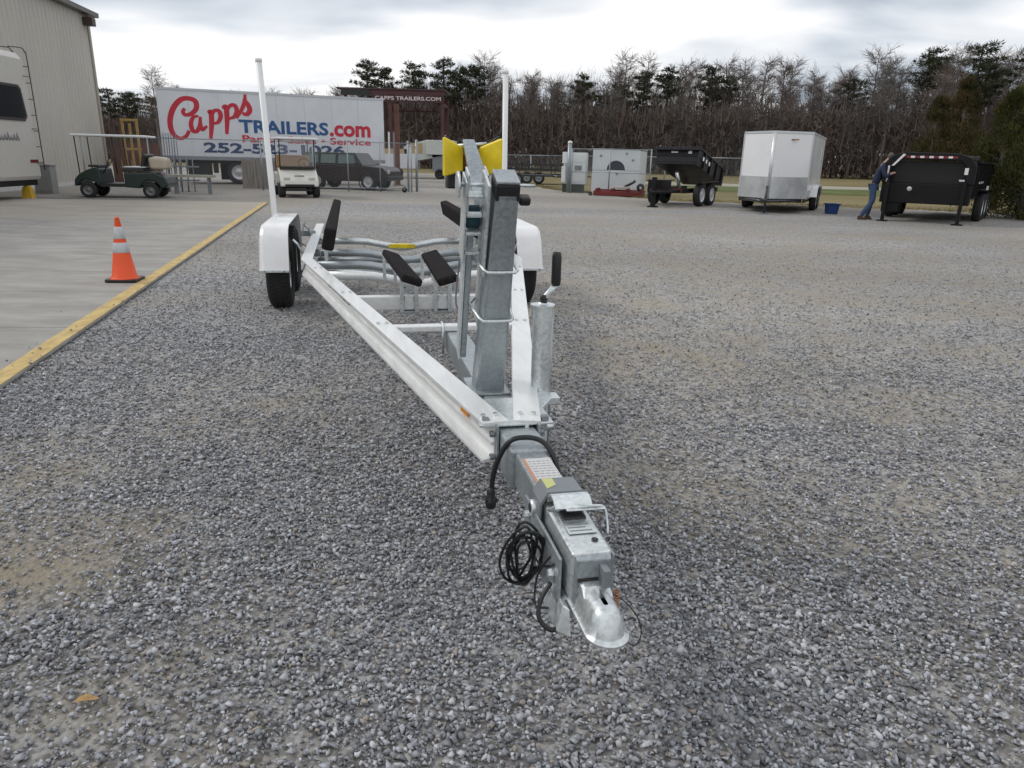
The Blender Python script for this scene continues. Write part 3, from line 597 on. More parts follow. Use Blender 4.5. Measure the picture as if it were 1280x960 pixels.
# long side bunks
for s in (-1, 1):
    x = s * .675 if s < 0 else .60; rl = s * 12; a = Vector((x, 4.42, .735)); b = Vector((x + s * .02, 7.95, .745)); c, s_ = math.cos(R(rl)), math.sin(R(rl)); W2 = Vector((.046 * c, 0, .046 * s_)); H2 = Vector((-.085 * s_, 0, .085 * c))
    bk = MB().hexa([a - W2 - H2, a + W2 - H2, b + W2 - H2, b - W2 - H2], [a - W2 + H2, a + W2 + H2, b + W2 + H2, b - W2 + H2]).build('side_bunk', CARPET, T, bevel=.022, seg=3)
    for u in (5.0, 5.75, 6.65):
        MB().box(x + s * .05 - .015, x + s * .05 + .015, u + .036, u + .05, .40, .70).build('bunk_bracket', GALV2, bk, bevel=.002)
        MB().tube([(x + s * .13, u - .04, .40), (x + s * .13, u - .04, .52), (x + s * .13, u + .04, .52), (x + s * .13, u + .04, .40)], .006, 6).build('u_bolt', GALV, bk)
# axles, tyres, fenders
for u in (5.62, 6.48):
    MB().tube([(-1.0, u, .30), (1.0, u, .30)], .032, 12).build('axle', GALV, T)
    for s in (-1, 1):
        MB().box(s * .93 - .03, s * .93 + .03, u - .05, u + .28, .28, .36).build('torsion_arm', GALV, T, bevel=.01)
        cx = s * 1.115 - .045; w = .098; prof = [(.185, -w * .82), (.23, -w), (.285, -w * 1.02), (.312, -w * .86), (.322, -w * .5), (.324, 0), (.322, w * .5), (.312, w * .86), (.285, w * 1.02), (.23, w), (.185, w * .82)]
        ty = MB().lathe(prof, 'x', (cx, u, .322), 48).build('tyre', RUBBER, T)
        tr = MB()
        for k in range(56):
            a = 2 * math.pi * k / 56
            for q, off in ((-.055, 0), (0, .5), (.055, 0)):
                a2 = a + off * 2 * math.pi / 56; dv = Vector((0, math.cos(a2), math.sin(a2))); tv = Vector((0, -math.sin(a2), math.cos(a2))); c0 = Vector((cx + q, u, .322)) + dv * .321; xx = Vector((.020, 0, 0)); tt = tv * .0125
                tr.hexa([c0 - xx - tt, c0 + xx - tt, c0 + xx + tt, c0 - xx + tt], [c0 - xx - tt + dv * .007, c0 + xx - tt + dv * .007, c0 + xx + tt + dv * .007, c0 - xx + tt + dv * .007])
        tag(tr.build('tread_blocks', RUBBER, ty), kind='stuff')
        o = 1 if s > 0 else -1
        MB().lathe([(.186, -.075), (.178, -.05), (.170, 0), (.10, .035), (.05, .05), (.001, .052)] if s > 0 else [(.186, .075), (.178, .05), (.170, 0), (.10, -.035), (.05, -.05), (.001, -.052)], 'x', (cx, u, .322), 28).build('wheel_rim', CHROME, ty)
for s in (-1, 1):
    # fender as a bent shell: top, sloped ends, outer skirt
    xi, xo = s * 1.000 - .045, s * 1.245 - .045; prof = [(5.185, .395), (5.215, .50), (5.27, .655), (5.335, .725), (5.43, .755), (6.55, .765), (6.70, .735), (6.80, .66), (6.87, .50), (6.90, .395)]
    fm = MB(); t = .008
    inn = [(y + (.008 if y < 6 else -.008), z - .008) for y, z in prof]
    CY, CZ = 6.04, .40; q1 = [(y + .012 * (1 if y < CY else -1) * (abs(y - CY) > .6), z - .010) for y, z in prof]; q2 = [(y + .036 * (1 if y < CY else -1) * (abs(y - CY) > .6), z - .036 if z > .45 else z) for y, z in prof]
    secs = [(xi, prof), (xo - s * .040, prof), (xo - s * .014, q1), (xo, q2)]
    for k in range(3):
        (xa, pa), (xb, pb) = secs[k], secs[k + 1]; fm.add([(xa, y, z) for y, z in pa] + [(xb, y, z) for y, z in pb], [(i, i + 1, len(pa) + i + 1, len(pa) + i) for i in range(len(pa) - 1)], True)
    fm.add([(xi, y, z) for y, z in inn] + [(xo - s * .02, y, z - .012) for y, z in inn], [(i, i + 1, len(inn) + i + 1, len(inn) + i) for i in range(len(inn) - 1)], True)
    # outer skirt following the profile
    arch = [(5.185, .395), (5.30, .395), (5.34, .47), (5.42, .56), (5.60, .60), (6.50, .60), (6.68, .56), (6.76, .47), (6.79, .395), (6.90, .395)]
    n = len(prof); vs = [(xo, y, z) for y, z in q2] + [(xo, y, z) for y, z in arch] + [(xo - s * t, y, z) for y, z in q2] + [(xo - s * t, y, z) for y, z in arch]
    fs = []
    for i in range(n - 1): fs += [(i, i + 1, n + i + 1, n + i), (2 * n + i, 2 * n + i + 1, 3 * n + i + 1, 3 * n + i), (n + i, n + i + 1, 3 * n + i + 1, 3 * n + i)]
    fm.add(vs, fs)
    fd = fm.build('fender', FEND, T); fd.modifiers.new('es', 'EDGE_SPLIT').split_angle = R(38)
    MB().box(min(xi, xo), max(xi, xo), 5.172, 5.20, .375, .396).build('fender_lip', GALV2, fd, bevel=.003)
    for x in (s * 1.04 - .045, s * 1.2 - .045): MB().lathe([(.001, -.006), (.008, -.006), (.009, 0)], 'y', (x, 5.172, .385), 6, False).build('bolt', GREYST, fd)
    for u in (5.3, 6.8): MB().tube([(s * .93, u, .52), (s * .97, u, .60), (s * 1.01, u, .64)], .011, 8).build('fender_bracket', GALV2, fd)
    # guide pole at the rear of the fender
    xp = -1.31 if s < 0 else 1.165; gp = MB().tube([(xp, 6.93, .56), (xp + s * .0, 6.93, .75), (xp + (s * .045 if s < 0 else -.01), 6.93, 2.22)], .030, 16).build('guide_pole', PVC, T)
    MB().lathe([(.001, 0), (.032, 0), (.033, .03), (.027, .036), (.001, .037)][::-1], 'z', (xp + (s * .045 if s < 0 else -.01), 6.93, 2.205), 16).build('pole_cap', PVC, gp)
    MB().box(min(s * .9, xp), max(s * .9, xp), 6.905, 6.955, .50, .56).build('pole_bracket', GALV, gp, bevel=.004)
MB().tube(spline([(-1.0, 6.9, .65), (-.97, 5.6, .60), (-.90, 5.2, .60)], 6), .005, 6).build('wire', BLACKP, T)

# ---------------------------------------------------------------- traffic cone
CO = mat('cone_orange', (.80, .085, .015), .45, 0, var=.06, vscale=6); REFL = mat('reflective_band', (.52, .54, .56), .45, 0, var=.1, vscale=20)
c = thing('traffic_cone', 'orange traffic cone with two white bands and a black base on the concrete edge', 'traffic cone', (-4.08, 7.50, .03), R(6)); c.scale = (.93, .93, .93)
MB().prism([(-.165, -.135), (-.135, -.165), (.135, -.165), (.165, -.135), (.165, .135), (.135, .165), (-.135, .165), (-.165, .135)], 0, .035, 'z').build('base', BLACKP, c, bevel=.006)
rad = lambda z: .138 - (.143 - .026) * (z / .70)
cb = MB().lathe([(.155, .035), (.150, .045), (rad(.05), .06), (rad(.70), .695), (.024, .700), (.022, .69)], 'z', (0, 0, 0), 36).build('cone_body', CO, c)
for z0, z1 in ((.32, .43), (.47, .60)): MB().lathe([(rad(z0) + .0015, z0), (rad(z0) + .0035, z0 + .002), (rad(z1) + .0035, z1 - .002), (rad(z1) + .0015, z1)], 'z', (0, 0, 0), 36).build('reflective_band', REFL, c)
MB().box(.055, .085, -.112, -.108, .25, .29).build('scuff_mark', BLACKP, c) if False else None
# ================================================================ helpers for vehicles
def wheel(parent, x, y, r, w, axis='x', rim=CHROME, side=1, name='tyre', hub=True):
    ty = MB().lathe([(r * .6, -w * .45), (r * .8, -w / 2), (r * .96, -w * .42), (r, -w * .2), (r, w * .2), (r * .96, w * .42), (r * .8, w / 2), (r * .6, w * .45)], axis, (x, y, r), 28).build(name, RUBBER, parent)
    if hub:
        k = side * w / 2; MB().lathe([(r * .62, k * .85), (r * .55, k * .6), (r * .25, k * .5), (r * .12, k * .8), (.001, k * .8)], axis, (x, y, r), 18).build('wheel_rim', rim, ty)
    return ty
def rot_pt(x, y, a): return (x * math.cos(a) - y * math.sin(a), x * math.sin(a) + y * math.cos(a))

# ================================================================ metal building, left
BW = mat('wall_sheet_cream', (.50, .475, .43), .55, .05, var=.05, vscale=.5, stretch=(1, 1, .3)); TRIM = mat('trim_beige', (.34, .31, .26), .5, .1, var=.06, vscale=1); ROOFM = mat('roof_edge', (.13, .12, .115), .5, .2)
bA = Vector((-17.25, 31.5)); bd = Vector((.155, -1)).normalized(); bl = 27.5; bn = Vector((-bd.y, bd.x))  # wall runs from the far corner towards the camera
if bn.x < 0: bn = -bn
bt = thing('metal_building', 'tall cream ribbed metal building at the left edge with a dark eave', 'building', (bA.x, bA.y, 0), math.atan2(bd.y, bd.x))
HB = 6.35
MB().box(.02, bl, -14, -.02, 0, HB - .05).build('wall_core', BW, bt)
sgn = 1 if (Matrix.Rotation(math.atan2(bd.y, bd.x), 3, 'Z') @ Vector((0, 1, 0))).to_2d().dot(bn) > 0 else -1
# ribbed sheets, each a part
x = 0
while x < bl - .01:
    w = .92; poly = []
    for k in range(3):
        o = x + k * w / 3; poly += [(o, 0), (o + .20, 0), (o + .225, .035), (o + .275, .035), (o + .3067, 0)]
    poly = [(a, b) for a, b in poly]; back = [(x + w, -.018), (x, -.018)]
    MB().prism(poly + back, .12, HB, 'z').build('wall_sheet', BW, bt); x += w + .004
MB().box(-.09, .10, -.1, .055, .10, HB).build('corner_trim', TRIM, bt)
MB().box(-.5, bl, -.10, .30, HB, HB + .13).build('eave_gutter', ROOFM, bt, bevel=.01)
MB().hexa([(-.5, .30, HB + .13), (bl, .30, HB + .13), (bl, -7, HB + 1.5), (-.5, -7, HB + 1.5)], [(-.5, .30, HB + .17), (bl, .30, HB + .17), (bl, -7, HB + 1.56), (-.5, -7, HB + 1.56)]).build('roof', ROOFM, bt)
MB().box(.25, .60, .06, .42, HB - .42, HB - .12).build('wall_light', mat('bronze', (.05, .035, .03), .5), bt, bevel=.02)
MB().box(0, bl, -.02, .07, 0, .12).build('base_strip', mat('base_white', (.55, .55, .54), .8, var=.1), bt)
ub = thing('utility_box', 'waist high grey metal cabinet beside the cream building', 'utility box', (-14.3, 22.6, 0), R(8))
GRNG = mat('cabinet_grey', (.27, .28, .27), .5, .1, var=.06)
MB().box(-.25, .25, -.2, .2, 0, .80).build('cabinet_body', GRNG, ub, bevel=.012); MB().box(-.27, .27, -.22, .22, .802, .85).build('cabinet_lid', GRNG, ub, bevel=.01); MB().box(-.22, .22, -.212, -.203, .08, .72).build('cabinet_door', GRNG, ub, bevel=.005)

# ================================================================ travel trailer at the left edge
RVW = mat('rv_white', (.50, .485, .45), .35, var=.03, coat=.2)
rv = thing('travel_trailer', 'off white travel trailer with dark window and rear ladder at the left edge', 'caravan', (-12.93, 20.3, 0), R(3.5))
body = [(-2.05, .50), (-.05, .50), (0, .60), (-.02, 3.50), (-.15, 3.66), (-1.9, 3.66), (-2.05, 3.5)]
MB().prism(body, -4.4, 0, 'y').build('body', RVW, rv, bevel=.03)
MB().box(-1.95, -.08, -4.3, -.1, .36, .498).build('underframe', BLACKP, rv)
wz = [(-3.2, 1.98), (-.36, 1.98), (-.24, 2.10), (-.34, 2.78), (-.44, 2.86), (-3.2, 2.86)]
wi = MB().prism(wz, -.002, .018, 'x').build('window', mat('rv_window_frame', (.03, .02, .02), .4), rv); wi.location.x = 0
wzi = [(-3.1, 2.05), (-.40, 2.05), (-.31, 2.13), (-.40, 2.74), (-.48, 2.80), (-3.1, 2.80)]
MB().prism(wzi, .0185, .022, 'x').build('pane', GLASS, wi)
MB().box(.004, .012, -.42, -.06, .94, 1.02).build('tail_light', mat('lamp_red_dark', (.12, .01, .012), .3), rv, bevel=.003)
gl = MB()
for k in range(9): gl.tube([(.006, -1.9 + k * .13, 1.50), (.006, -1.86 + k * .13, 1.50 + .10 * (1 + (k % 3) * .4)), (.006, -1.80 + k * .13, 1.49)], .012, 5)
tag(gl.build('script_decal', mat('rv_decal', (.30, .30, .33), .5), rv), kind='stuff')
ld = MB()
LAD = mat('ladder_dark', (.04, .04, .04), .4, .5)
for x in (-.30, .02):
    pts = [(x, -.6, 3.74), (x, -.05, 3.78), (x, .10, 3.70), (x, .16, 3.4), (x, .16, .75)]
    MB().tube(spline(pts, 5), .013, 8).build('ladder_rail', LAD, rv)
for z in (.95, 1.35, 1.75, 2.15, 2.55, 2.95, 3.35): MB().tube([(-.30, .16, z), (.02, .16, z)], .011, 6).build('ladder_rung', LAD, rv)
for z in (.92, 1.8, 3.1): MB().tube([(.02, -.12, z), (.02, .16, z)], .010, 6).build('ladder_bracket', LAD, rv)
JY_ = mat('jack_yellow', (.50, .32, .03), .5, var=.1)
js = thing('jack_stand', 'yellow steel jack stand under the rear of the off white travel trailer', 'jack stand', (-13.02, 19.75, .03), R(4))
MB().hexa([(-.13, -.10, 0), (.13, -.10, 0), (.13, .10, 0), (-.13, .10, 0)], [(-.10, -.07, .28), (.09, -.07, .28), (.09, .07, .28), (-.09, .07, .28)]).build('stand_base', JY_, js); MB().box(-.07, .07, -.06, .06, .281, .33).build('stand_head', JY_, js)

# ================================================================ green golf cart
GREEN_P = mat('cart_green', (.004, .020, .014), .3, coat=.2); SEATW = mat('seat_vinyl_white', (.62, .60, .56), .5); CTOP = mat('cart_top_white', (.72, .74, .76), .4)
SEATT = mat('seat_vinyl_tan', (.36, .22, .10), .55)
def golf_cart(loc, rz, label, paint, seat, front_glass, bagged):
    g = thing('golf_cart', label, 'golf cart', loc, rz)      # forwards = -x
    body = [(-.02, .30), (-.02, .52), (.10, .66), (.28, .78), (.52, .86), (.62, .80), (.68, .40), (1.25, .40), (1.30, .72), (1.52, .74), (2.05, .76), (2.32, .70), (2.42, .45), (2.38, .30), (.78, .26), (.66, .26)]
    MB().prism([(.60, .40), (.66, .31), (1.30, .31), (1.30, .40)], -.56, .56, 'y').build('floor', BLACKP, g)
    # front cowl and rear body built as separate panels with wheel arches
    def arch(cx, r, a0, a1, n=8): return [(cx + r * math.cos(math.radians(a0 + (a1 - a0) * k / n)), .22 + r * math.sin(math.radians(a0 + (a1 - a0) * k / n))) for k in range(n + 1)]
    cowl = [(-.05, .34), (-.03, .50), (.08, .63), (.30, .76), (.56, .84), (.64, .80), (.68, .42)] + arch(.30, .28, 20, 160)[:]
    MB().prism(cowl, -.55, .55, 'y').build('front_cowl', paint, g, bevel=.03)
    rear = [(1.28, .30), (1.28, .66), (1.34, .70), (2.10, .72), (2.36, .60), (2.44, .40), (2.40, .32)] + arch(1.95, .28, 12, 168)
    MB().prism(rear, -.58, .58, 'y').build('rear_body', paint, g, bevel=.03)
    for x, s in ((.30, 1), (1.95, 1)):
        for y in (-.50, .50):
            wheel(g, x, y, .22, .20, 'y', mat('hub_grey', (.14, .145, .15), .4, .3), -1 if y < 0 else 1)
    MB().box(.2, .34, -.45, .45, .19, .25).build('axle', BLACKP, g); MB().box(1.85, 2.05, -.45, .45, .19, .28).build('axle', BLACKP, g)
    MB().box(1.22, 1.80, -.50, .50, .73, .84).build('seat', seat, g, bevel=.03)
    bk = Matrix.Rotation(R(14), 3, 'Y')
    MB().box(1.76, 1.86, -.50, .50, .86, 1.22, rot=bk).build('backrest', seat if not bagged else BLACKP, g, bevel=.03)
    MB().box(.35, .62, -.50, .50, .84, .90).build('dashboard', BLACKP, g, bevel=.02)
    MB().tube([(.62, -.25, .62), (.86, -.25, 1.0)], .016, 8).build('steering_column', BLACKP, g)
    ring = [(.86 + .12 * math.sin(a) * .5, -.25 + .16 * math.cos(a), 1.0 + .16 * math.sin(a) * .8) for a in [2 * math.pi * k / 16 for k in range(16)]]
    MB().tube(ring, .013, 6, closed=True).build('steering_wheel', BLACKP, g)
    for y in (-.50, .50):
        MB().tube([(.40, y, .80), (.22, y, 1.68)] if front_glass else [(.12, y, .62), (.10, y, 1.66)], .016, 8).build('roof_post', BLACKP, g)
        MB().tube([(2.0, y, .74), (1.92, y, 1.68)] if not bagged else [(1.1, y * .98, .66), (1.06, y, 1.66)], .016, 8).build('roof_post', BLACKP, g)
    MB().box(.02, 2.05 if not bagged else 1.95, -.60, .60, 1.665, 1.725).build('roof', CTOP, g, bevel=.025, seg=3)
    if front_glass: MB().hexa([(.40, -.49, .84), (.405, -.49, .84), (.405, .49, .84), (.40, .49, .84)], [(.225, -.49, 1.66), (.23, -.49, 1.66), (.23, .49, 1.66), (.225, .49, 1.66)]).build('windscreen', mat('clear_screen', (.55, .58, .62), .05, spec=.5), g)
    for y in (-.36, .36): MB().box(-.035, .02, y - .09, y + .09, .53, .60).build('headlight', mat('lamp_lens', (.55, .55, .5), .15), g, bevel=.01)
    MB().box(-.09, -.03, -.42, .42, .32, .40).build('bumper', BLACKP, g, bevel=.015)
    return g
MATS['clear_screen'] = None; del MATS['clear_screen']
cs = mat('clear_screen', (.9, .92, .95), .05); cs.node_tree.nodes['Principled BSDF'].inputs['Transmission Weight'].default_value = .92; cs.node_tree.nodes['Principled BSDF'].inputs['IOR'].default_value = 1.05
g1 = golf_cart((-12.55, 21.55, 0), R(11), 'dark green golf cart with a white roof, seen from its side near the building', GREEN_P, mat('seat_black', (.03, .03, .032), .5), False, True)
MB().box(1.28, 1.84, -.50, .50, .845, .875).build('seat_cushion', CTOP, g1, bevel=.012)
bg_ = MB(); MB().hexa([(1.95, -.45, .80), (2.4, -.45, .80), (2.4, .30, .80), (1.95, .30, .80)], [(1.90, -.40, 1.14), (2.42, -.40, 1.10), (2.38, .28, 1.12), (1.92, .28, 1.16)]).build('bag', mat('bag_cream', (.42, .36, .28), .8), g1, bevel=.08, seg=3)
wb = MB().hexa([(-.24, -.2, 0), (.24, -.2, 0), (.24, .2, 0), (-.24, .2, 0)], [(-.2, -.17, .26), (.22, -.17, .22), (.2, .17, .24), (-.2, .17, .27)]).build('white_sack', mat('sack_cloth', (.58, .55, .50), .9, var=.15), None, bevel=.07, seg=3); wb.location = (-10.42, 21.9, .90); wb.rotation_euler.z = .2
tag(wb, 'off white full sack lying on the back of the dark green golf cart', 'sack')
g2 = golf_cart((-6.80, 23.35, 0), R(112), 'white golf cart with a windscreen and tan seat, beside the sign trailer', mat('cart_cream', (.66, .65, .60), .3, coat=.4), SEATT, True, False); g2.scale = (1.05, 1.05, 1.05)
MB().box(-.045, -.03, -.14, .14, .62, .65).build('badge', BLACKP, g2)

# ================================================================ big sign trailer
s0, s1 = Vector((-14.6, 31.0)), Vector((-6.07, 34.5)); sl = (s1 - s0).length; sa = math.atan2(s1.y - s0.y, s1.x - s0.x)
ST = thing('sign_trailer', 'long white box trailer with red and blue lettering behind the fence', 'box trailer', (s0.x, s0.y, 0), sa)
ZB, ZTp = 1.10, 3.74
MB().box(0, sl, 0, 2.5, ZB, ZTp).build('box_body', WHITEB, ST, bevel=.03)
MB().box(-.01, sl + .01, -.02, .0, ZB - .12, ZB + .03).build('bottom_rail', mat('rail_grey', (.25, .26, .28), .4, .5), ST); MB().box(-.01, sl + .01, -.02, .0, ZTp - .07, ZTp + .02).build('top_rail', mat('rail_light', (.5, .52, .55), .4, .5), ST)
for k in range(1, 8):
    MB().box(sl * k / 8 - .008, sl * k / 8 + .008, -.004, .0, ZB + .03, ZTp - .07).build('panel_seam', mat('rail_light', (.5, .52, .55), .4, .5), ST)
MB().box(.3, sl - .3, .6, 1.9, .85, .98).build('chassis', BLACKP, ST)
for xx in (2.9, 4.1):
    for yy in (.25, 2.2): wheel(ST, xx, yy, .50, .28, 'y', mat('hub_silver', (.5, .5, .52), .4, .5), -1)
MB().box(1.9, 2.1, .4, 2.2, .45, .85).build('mud_flap', BLACKP, ST); MB().box(.9, 1.85, .5, 2.2, .30, .84).build('shade_filler', BLACKP, ST); MB().box(2.2, 5.4, 2.2, 2.4, .12, .84).build('shade_backing', BLACKP, ST); MB().box(5.6, 5.72, .5, .62, .1, .85).build('landing_leg', GREYST, ST); MB().box(5.6, 5.72, 1.8, 1.92, .1, .85).build('landing_leg', GREYST, ST)  # black box and far-side sheet added to imitate shade beneath the trailer
def sx(px):  # along the side, from the proportion of the lettering on it
    t = (px - 199) / 281; return sl * t / (1.118 - t * .118)
def sz(px, py):
    t = (px - 199) / 281; top = 112 + 10 * t; bot = 197 + .5 * t; return ZB + (bot - py) / (bot - top) * (ZTp - ZB)
def stroke(name, zp, w):
    """one brush stroke of the script lettering: a flat raised ribbon"""
    P = [(180 + a / 4.923, 80 + b / 4.923) for a, b in zp]; Q = [Vector((sx(a), 0, sz(a, b))) for a, b in P]; Q = spline(Q, 7); n = len(Q); L_, R_ = [], []
    for i in range(n):
        d = (Q[min(i + 1, n - 1)] - Q[max(i - 1, 0)]).normalized(); nn = Vector((-d.z, 0, d.x)); t = i / (n - 1); ww = w * (.62 + .38 * math.sin(math.pi * min(1, max(0, t)))) * (1.0 + .28 * abs(d.z))
        L_.append(Q[i] + nn * ww / 2); R_.append(Q[i] - nn * ww / 2)
    o = stroke.k; stroke.k += .0012; vs = []; fs = []
    for y in (-.006 - o, -.001):
        for p in L_ + R_: vs.append((p.x, y, p.z))
    m = 2 * n
    for i in range(n - 1): fs += [(i, i + 1, n + i + 1, n + i), (i, m + i, m + i + 1, i + 1), (n + i, n + i + 1, m + n + i + 1, m + n + i)]
    fs += [(0, n, m + n, m), (n - 1, m + n - 1, m + 2 * n - 1, 2 * n - 1)]
    return MB().add(vs, fs).build(name, RED, ST)
stroke.k = 0
w = .17
stroke('script_letter_c', [(262, 282), (248, 300), (262, 320), (300, 312), (332, 280), (332, 240), (298, 222), (245, 228), (195, 275), (166, 340), (162, 400), (180, 445), (215, 464), (252, 450), (275, 415)], w)
stroke('script_letter_a', [(340, 325), (308, 335), (290, 375), (298, 415), (322, 418), (342, 385), (352, 335)], w * .85); stroke('script_letter_a', [(352, 330), (348, 380), (358, 408), (388, 385)], w * .8)
stroke('script_letter_p', [(400, 305), (420, 300), (418, 370), (404, 462)], w * .95); stroke('script_letter_p', [(418, 330), (442, 292), (470, 295), (478, 325), (460, 360), (430, 370)], w * .85)
stroke('script_letter_p', [(492, 275), (515, 268), (516, 340), (506, 432)], w * .95); stroke('script_letter_p', [(514, 300), (540, 262), (568, 258), (580, 288), (562, 325), (530, 338)], w * .85)
stroke('script_letter_s', [(575, 335), (612, 280), (632, 235), (638, 192)], w * .75); stroke('script_letter_s', [(628, 220), (650, 250), (660, 285), (640, 310), (612, 305)], w * .95)
def sbox(x0, x1, yt, yb): xm = (x0 + x1) / 2; return (sx(x0), sx(x1), sz(xm, yb), sz(xm, yt))
lettering('sign_word', 'TRAILERS', sbox(299, 410.5, 150.5, 166.8), BLUE, ST, (0, -.001, 0), bold=.03)
tag(lettering('sign_word', '.com', sbox(412, 463, 154.5, 168.8), RED, ST, (0, -.001, 0), bold=.035), kind='stuff')
tag(lettering('sign_word', 'Parts \u2022 Sales \u2022 Service', sbox(302, 463, 169.6, 178.2), RED, ST, (0, -.001, 0), bold=.02), kind='stuff')
lettering('sign_word', '252-523-1026', sbox(252, 430, 179.0, 191.8), NAVY, ST, (0, -.001, 0), bold=.035)

# ================================================================ chain link fences
WIRE = mat('chain_link_wire', (.30, .32, .34), .45, .7); FPOST = mat('fence_post_galv', (.30, .33, .35), .45, .6, var=.1)
def fence(name, label, pts, h, posts=True, rails=(1.0,), step=.075, wr=.003, bot=.04, gate=False, every=2.6, pr=.028):
    f = thing(name, label, 'gate' if gate else 'fence', (pts[0][0], pts[0][1], 0)); o = Vector((pts[0][0], pts[0][1], 0)); mb = MB()
    for i in range(len(pts) - 1):
        a = Vector((*pts[i], 0)) - o; b = Vector((*pts[i + 1], 0)) - o; L = (b - a).length; d = (b - a) / L; nrm = Vector((-d.y, d.x, 0))
        for r_ in rails: MB().tube([a + Vector((0, 0, h * r_)), b + Vector((0, 0, h * r_))], pr * .7, 6).build('rail', FPOST, f)
        if posts:
            n = max(1, round(L / every))
            for k in range(n + (1 if i == len(pts) - 2 else 0)):
                p = a + d * L * k / n; pp = MB().tube([p, p + Vector((0, 0, h + .03))], pr, 8).build('post', FPOST, f)
        # woven wire: both diagonals, as thin three-sided wires
        H = h - bot; t = -H
        while t < L:
            for sg in (0, 1):
                x0, x1 = t, t + H; z0, z1 = (bot, h) if sg == 0 else (h, bot)
                if x0 < 0: z0 = z0 + (z1 - z0) * (0 - x0) / H; x0 = 0
                if x1 > L: z1 = z1 + (z0 - z1) * (x1 - L) / (x1 - x0) if x1 > x0 else z1; x1 = L
                if x1 - x0 < .02: continue
                p, q = a + d * x0 + Vector((0, 0, z0)), a + d * x1 + Vector((0, 0, z1)); of = nrm * (.004 if sg else -.004); up = Vector((0, 0, wr * 1.2))
                mb.add([p + of - up, p + of + up, q + of + up, q + of - up], [(0, 1, 2, 3)])
            t += step * 1.4
    tag(mb.build('wire_mesh', WIRE, f, fix=False), kind='stuff'); return f
fence('chain_link_fence', 'chain link fence in front of the lettered sign trailer', [(-15.2, 26.3), (-13.1, 26.75), (-9.4, 27.6), (-7.6, 28.0)], 1.75, rails=(1.0,))
fence('rolling_gate', 'rolling chain link gate leaf standing open before the dark red car', [(-7.5, 27.85), (-4.05, 28.75)], 1.80, rails=(1.0, .08), gate=True, every=1.2, pr=.022)
gp_ = thing('gate_post', 'double grey steel gate post at the left side of the yard entrance', 'post', (-3.95, 29.5, 0)); MB().tube([(0, 0, 0), (0, 0, 1.95)], .05, 12).build('post', FPOST, gp_); MB().tube([(-.32, -.1, 0), (-.32, -.1, 1.9)], .04, 12).build('post', FPOST, gp_); MB().tube([(-.4, -.1, 1.7), (.05, 0, 1.7)], .02, 8).build('rail', FPOST, gp_)
rl_ = thing('gate_roller', 'small black roller at the foot of the open rolling gate', 'roller', (-4.3, 28.55, 0)); MB().lathe([(.02, -.05), (.09, -.05), (.1, 0), (.09, .05), (.02, .05)], 'y', (0, 0, .1), 16).build('wheel', RUBBER, rl_); MB().box(-.03, .03, -.07, .07, .1, .24).build('fork', GREYST, rl_)
ep = thing('entrance_post', 'tall grey steel post at the right side of the yard entrance', 'post', (2.2, 32.0, 0)); MB().tube([(0, 0, 0), (0, 0, 2.02)], .085, 14).build('post', FPOST, ep); MB().lathe([(.095, 2.02), (.09, 2.09), (.001, 2.12)], 'z', (0, 0, 0), 14).build('cap', mat('cap_white', (.7, .7, .7), .5), ep)
fence('chain_link_gate', 'open chain link gate standing before the white equipment body', [(2.25, 31.2), (5.15, 29.1)], 1.78, rails=(1.0, .5), gate=True, every=1.6, pr=.024)
fence('chain_link_fence', 'low chain link fence along the field behind the dump trailer', [(-1.0, 48), (2.6, 42), (5.2, 34), (7.2, 29.2), (9.4, 28.2)], 1.55, rails=(1.0,), every=3)

# pale rail beyond the fence
# ================================================================ things behind the left fence
SUVR = mat('car_dark_maroon', (.020, .007, .008), .35, coat=.2)
sv = thing('parked_suv', 'dark maroon boxy four wheel drive car parked behind the rolling gate', 'car', (-8.55, 30.9, 0), R(-14)); sv.scale = (.90, .90, .93)
low = [(0, .42), (0, .95), (.05, 1.02), (3.0, 1.02), (3.98, .94), (4.12, .80), (4.14, .42), (3.72, .36)] + [(3.28 + .40 * math.cos(a), .36 + .40 * math.sin(a)) for a in [math.pi * k / 8 for k in range(9)]] + [(1.25, .34)] + [(.80 + .40 * math.cos(a), .36 + .40 * math.sin(a)) for a in [math.pi * k / 8 for k in range(9)]]
MB().prism(low, -.85, .85, 'y').build('body', SUVR, sv, bevel=.03)
MB().hexa([(.04, -.80, 1.02), (3.02, -.80, 1.02), (3.02, .80, 1.02), (.04, .80, 1.02)], [(.10, -.70, 1.52), (2.62, -.70, 1.52), (2.62, .70, 1.52), (.10, .70, 1.52)]).build('cabin', mat('car_roof_black', (.015, .015, .016), .3), sv, bevel=.03)
SW = mat('car_window', (.12, .17, .16), .08, spec=.9)
for x0, x1 in ((.22, .88), (1.0, 1.72), (1.84, 2.56)): MB().hexa([(x0, -.805, 1.08), (x1 + .14 * (x1 > 2), -.805, 1.08), (x1 + .14 * (x1 > 2), -.79, 1.08), (x0, -.79, 1.08)], [(x0 + .02, -.725, 1.44), (x1, -.725, 1.44), (x1, -.71, 1.44), (x0 + .02, -.71, 1.44)]).build('window', SW, sv)
for k in range(0): pass
for x in (.80, 3.28):
    for y in (-.76, .76): wheel(sv, x, y, .36, .22, 'y', mat('hub_silver', (.5, .5, .52), .4, .5), -1 if y < 0 else 1)
    MB().lathe([(.43, -.03), (.46, 0), (.43, .03), (.40, 0)], 'y', (x, -.86, .36), 24).build('wheel_arch', BLACKP, sv)
MB().box(4.1, 4.24, -.85, .85, .42, .60).build('bumper', BLACKP, sv, bevel=.02); MB().box(-.26, -.02, -.3, .3, .6, 1.2).build('spare_wheel', RUBBER, sv, bevel=.1)
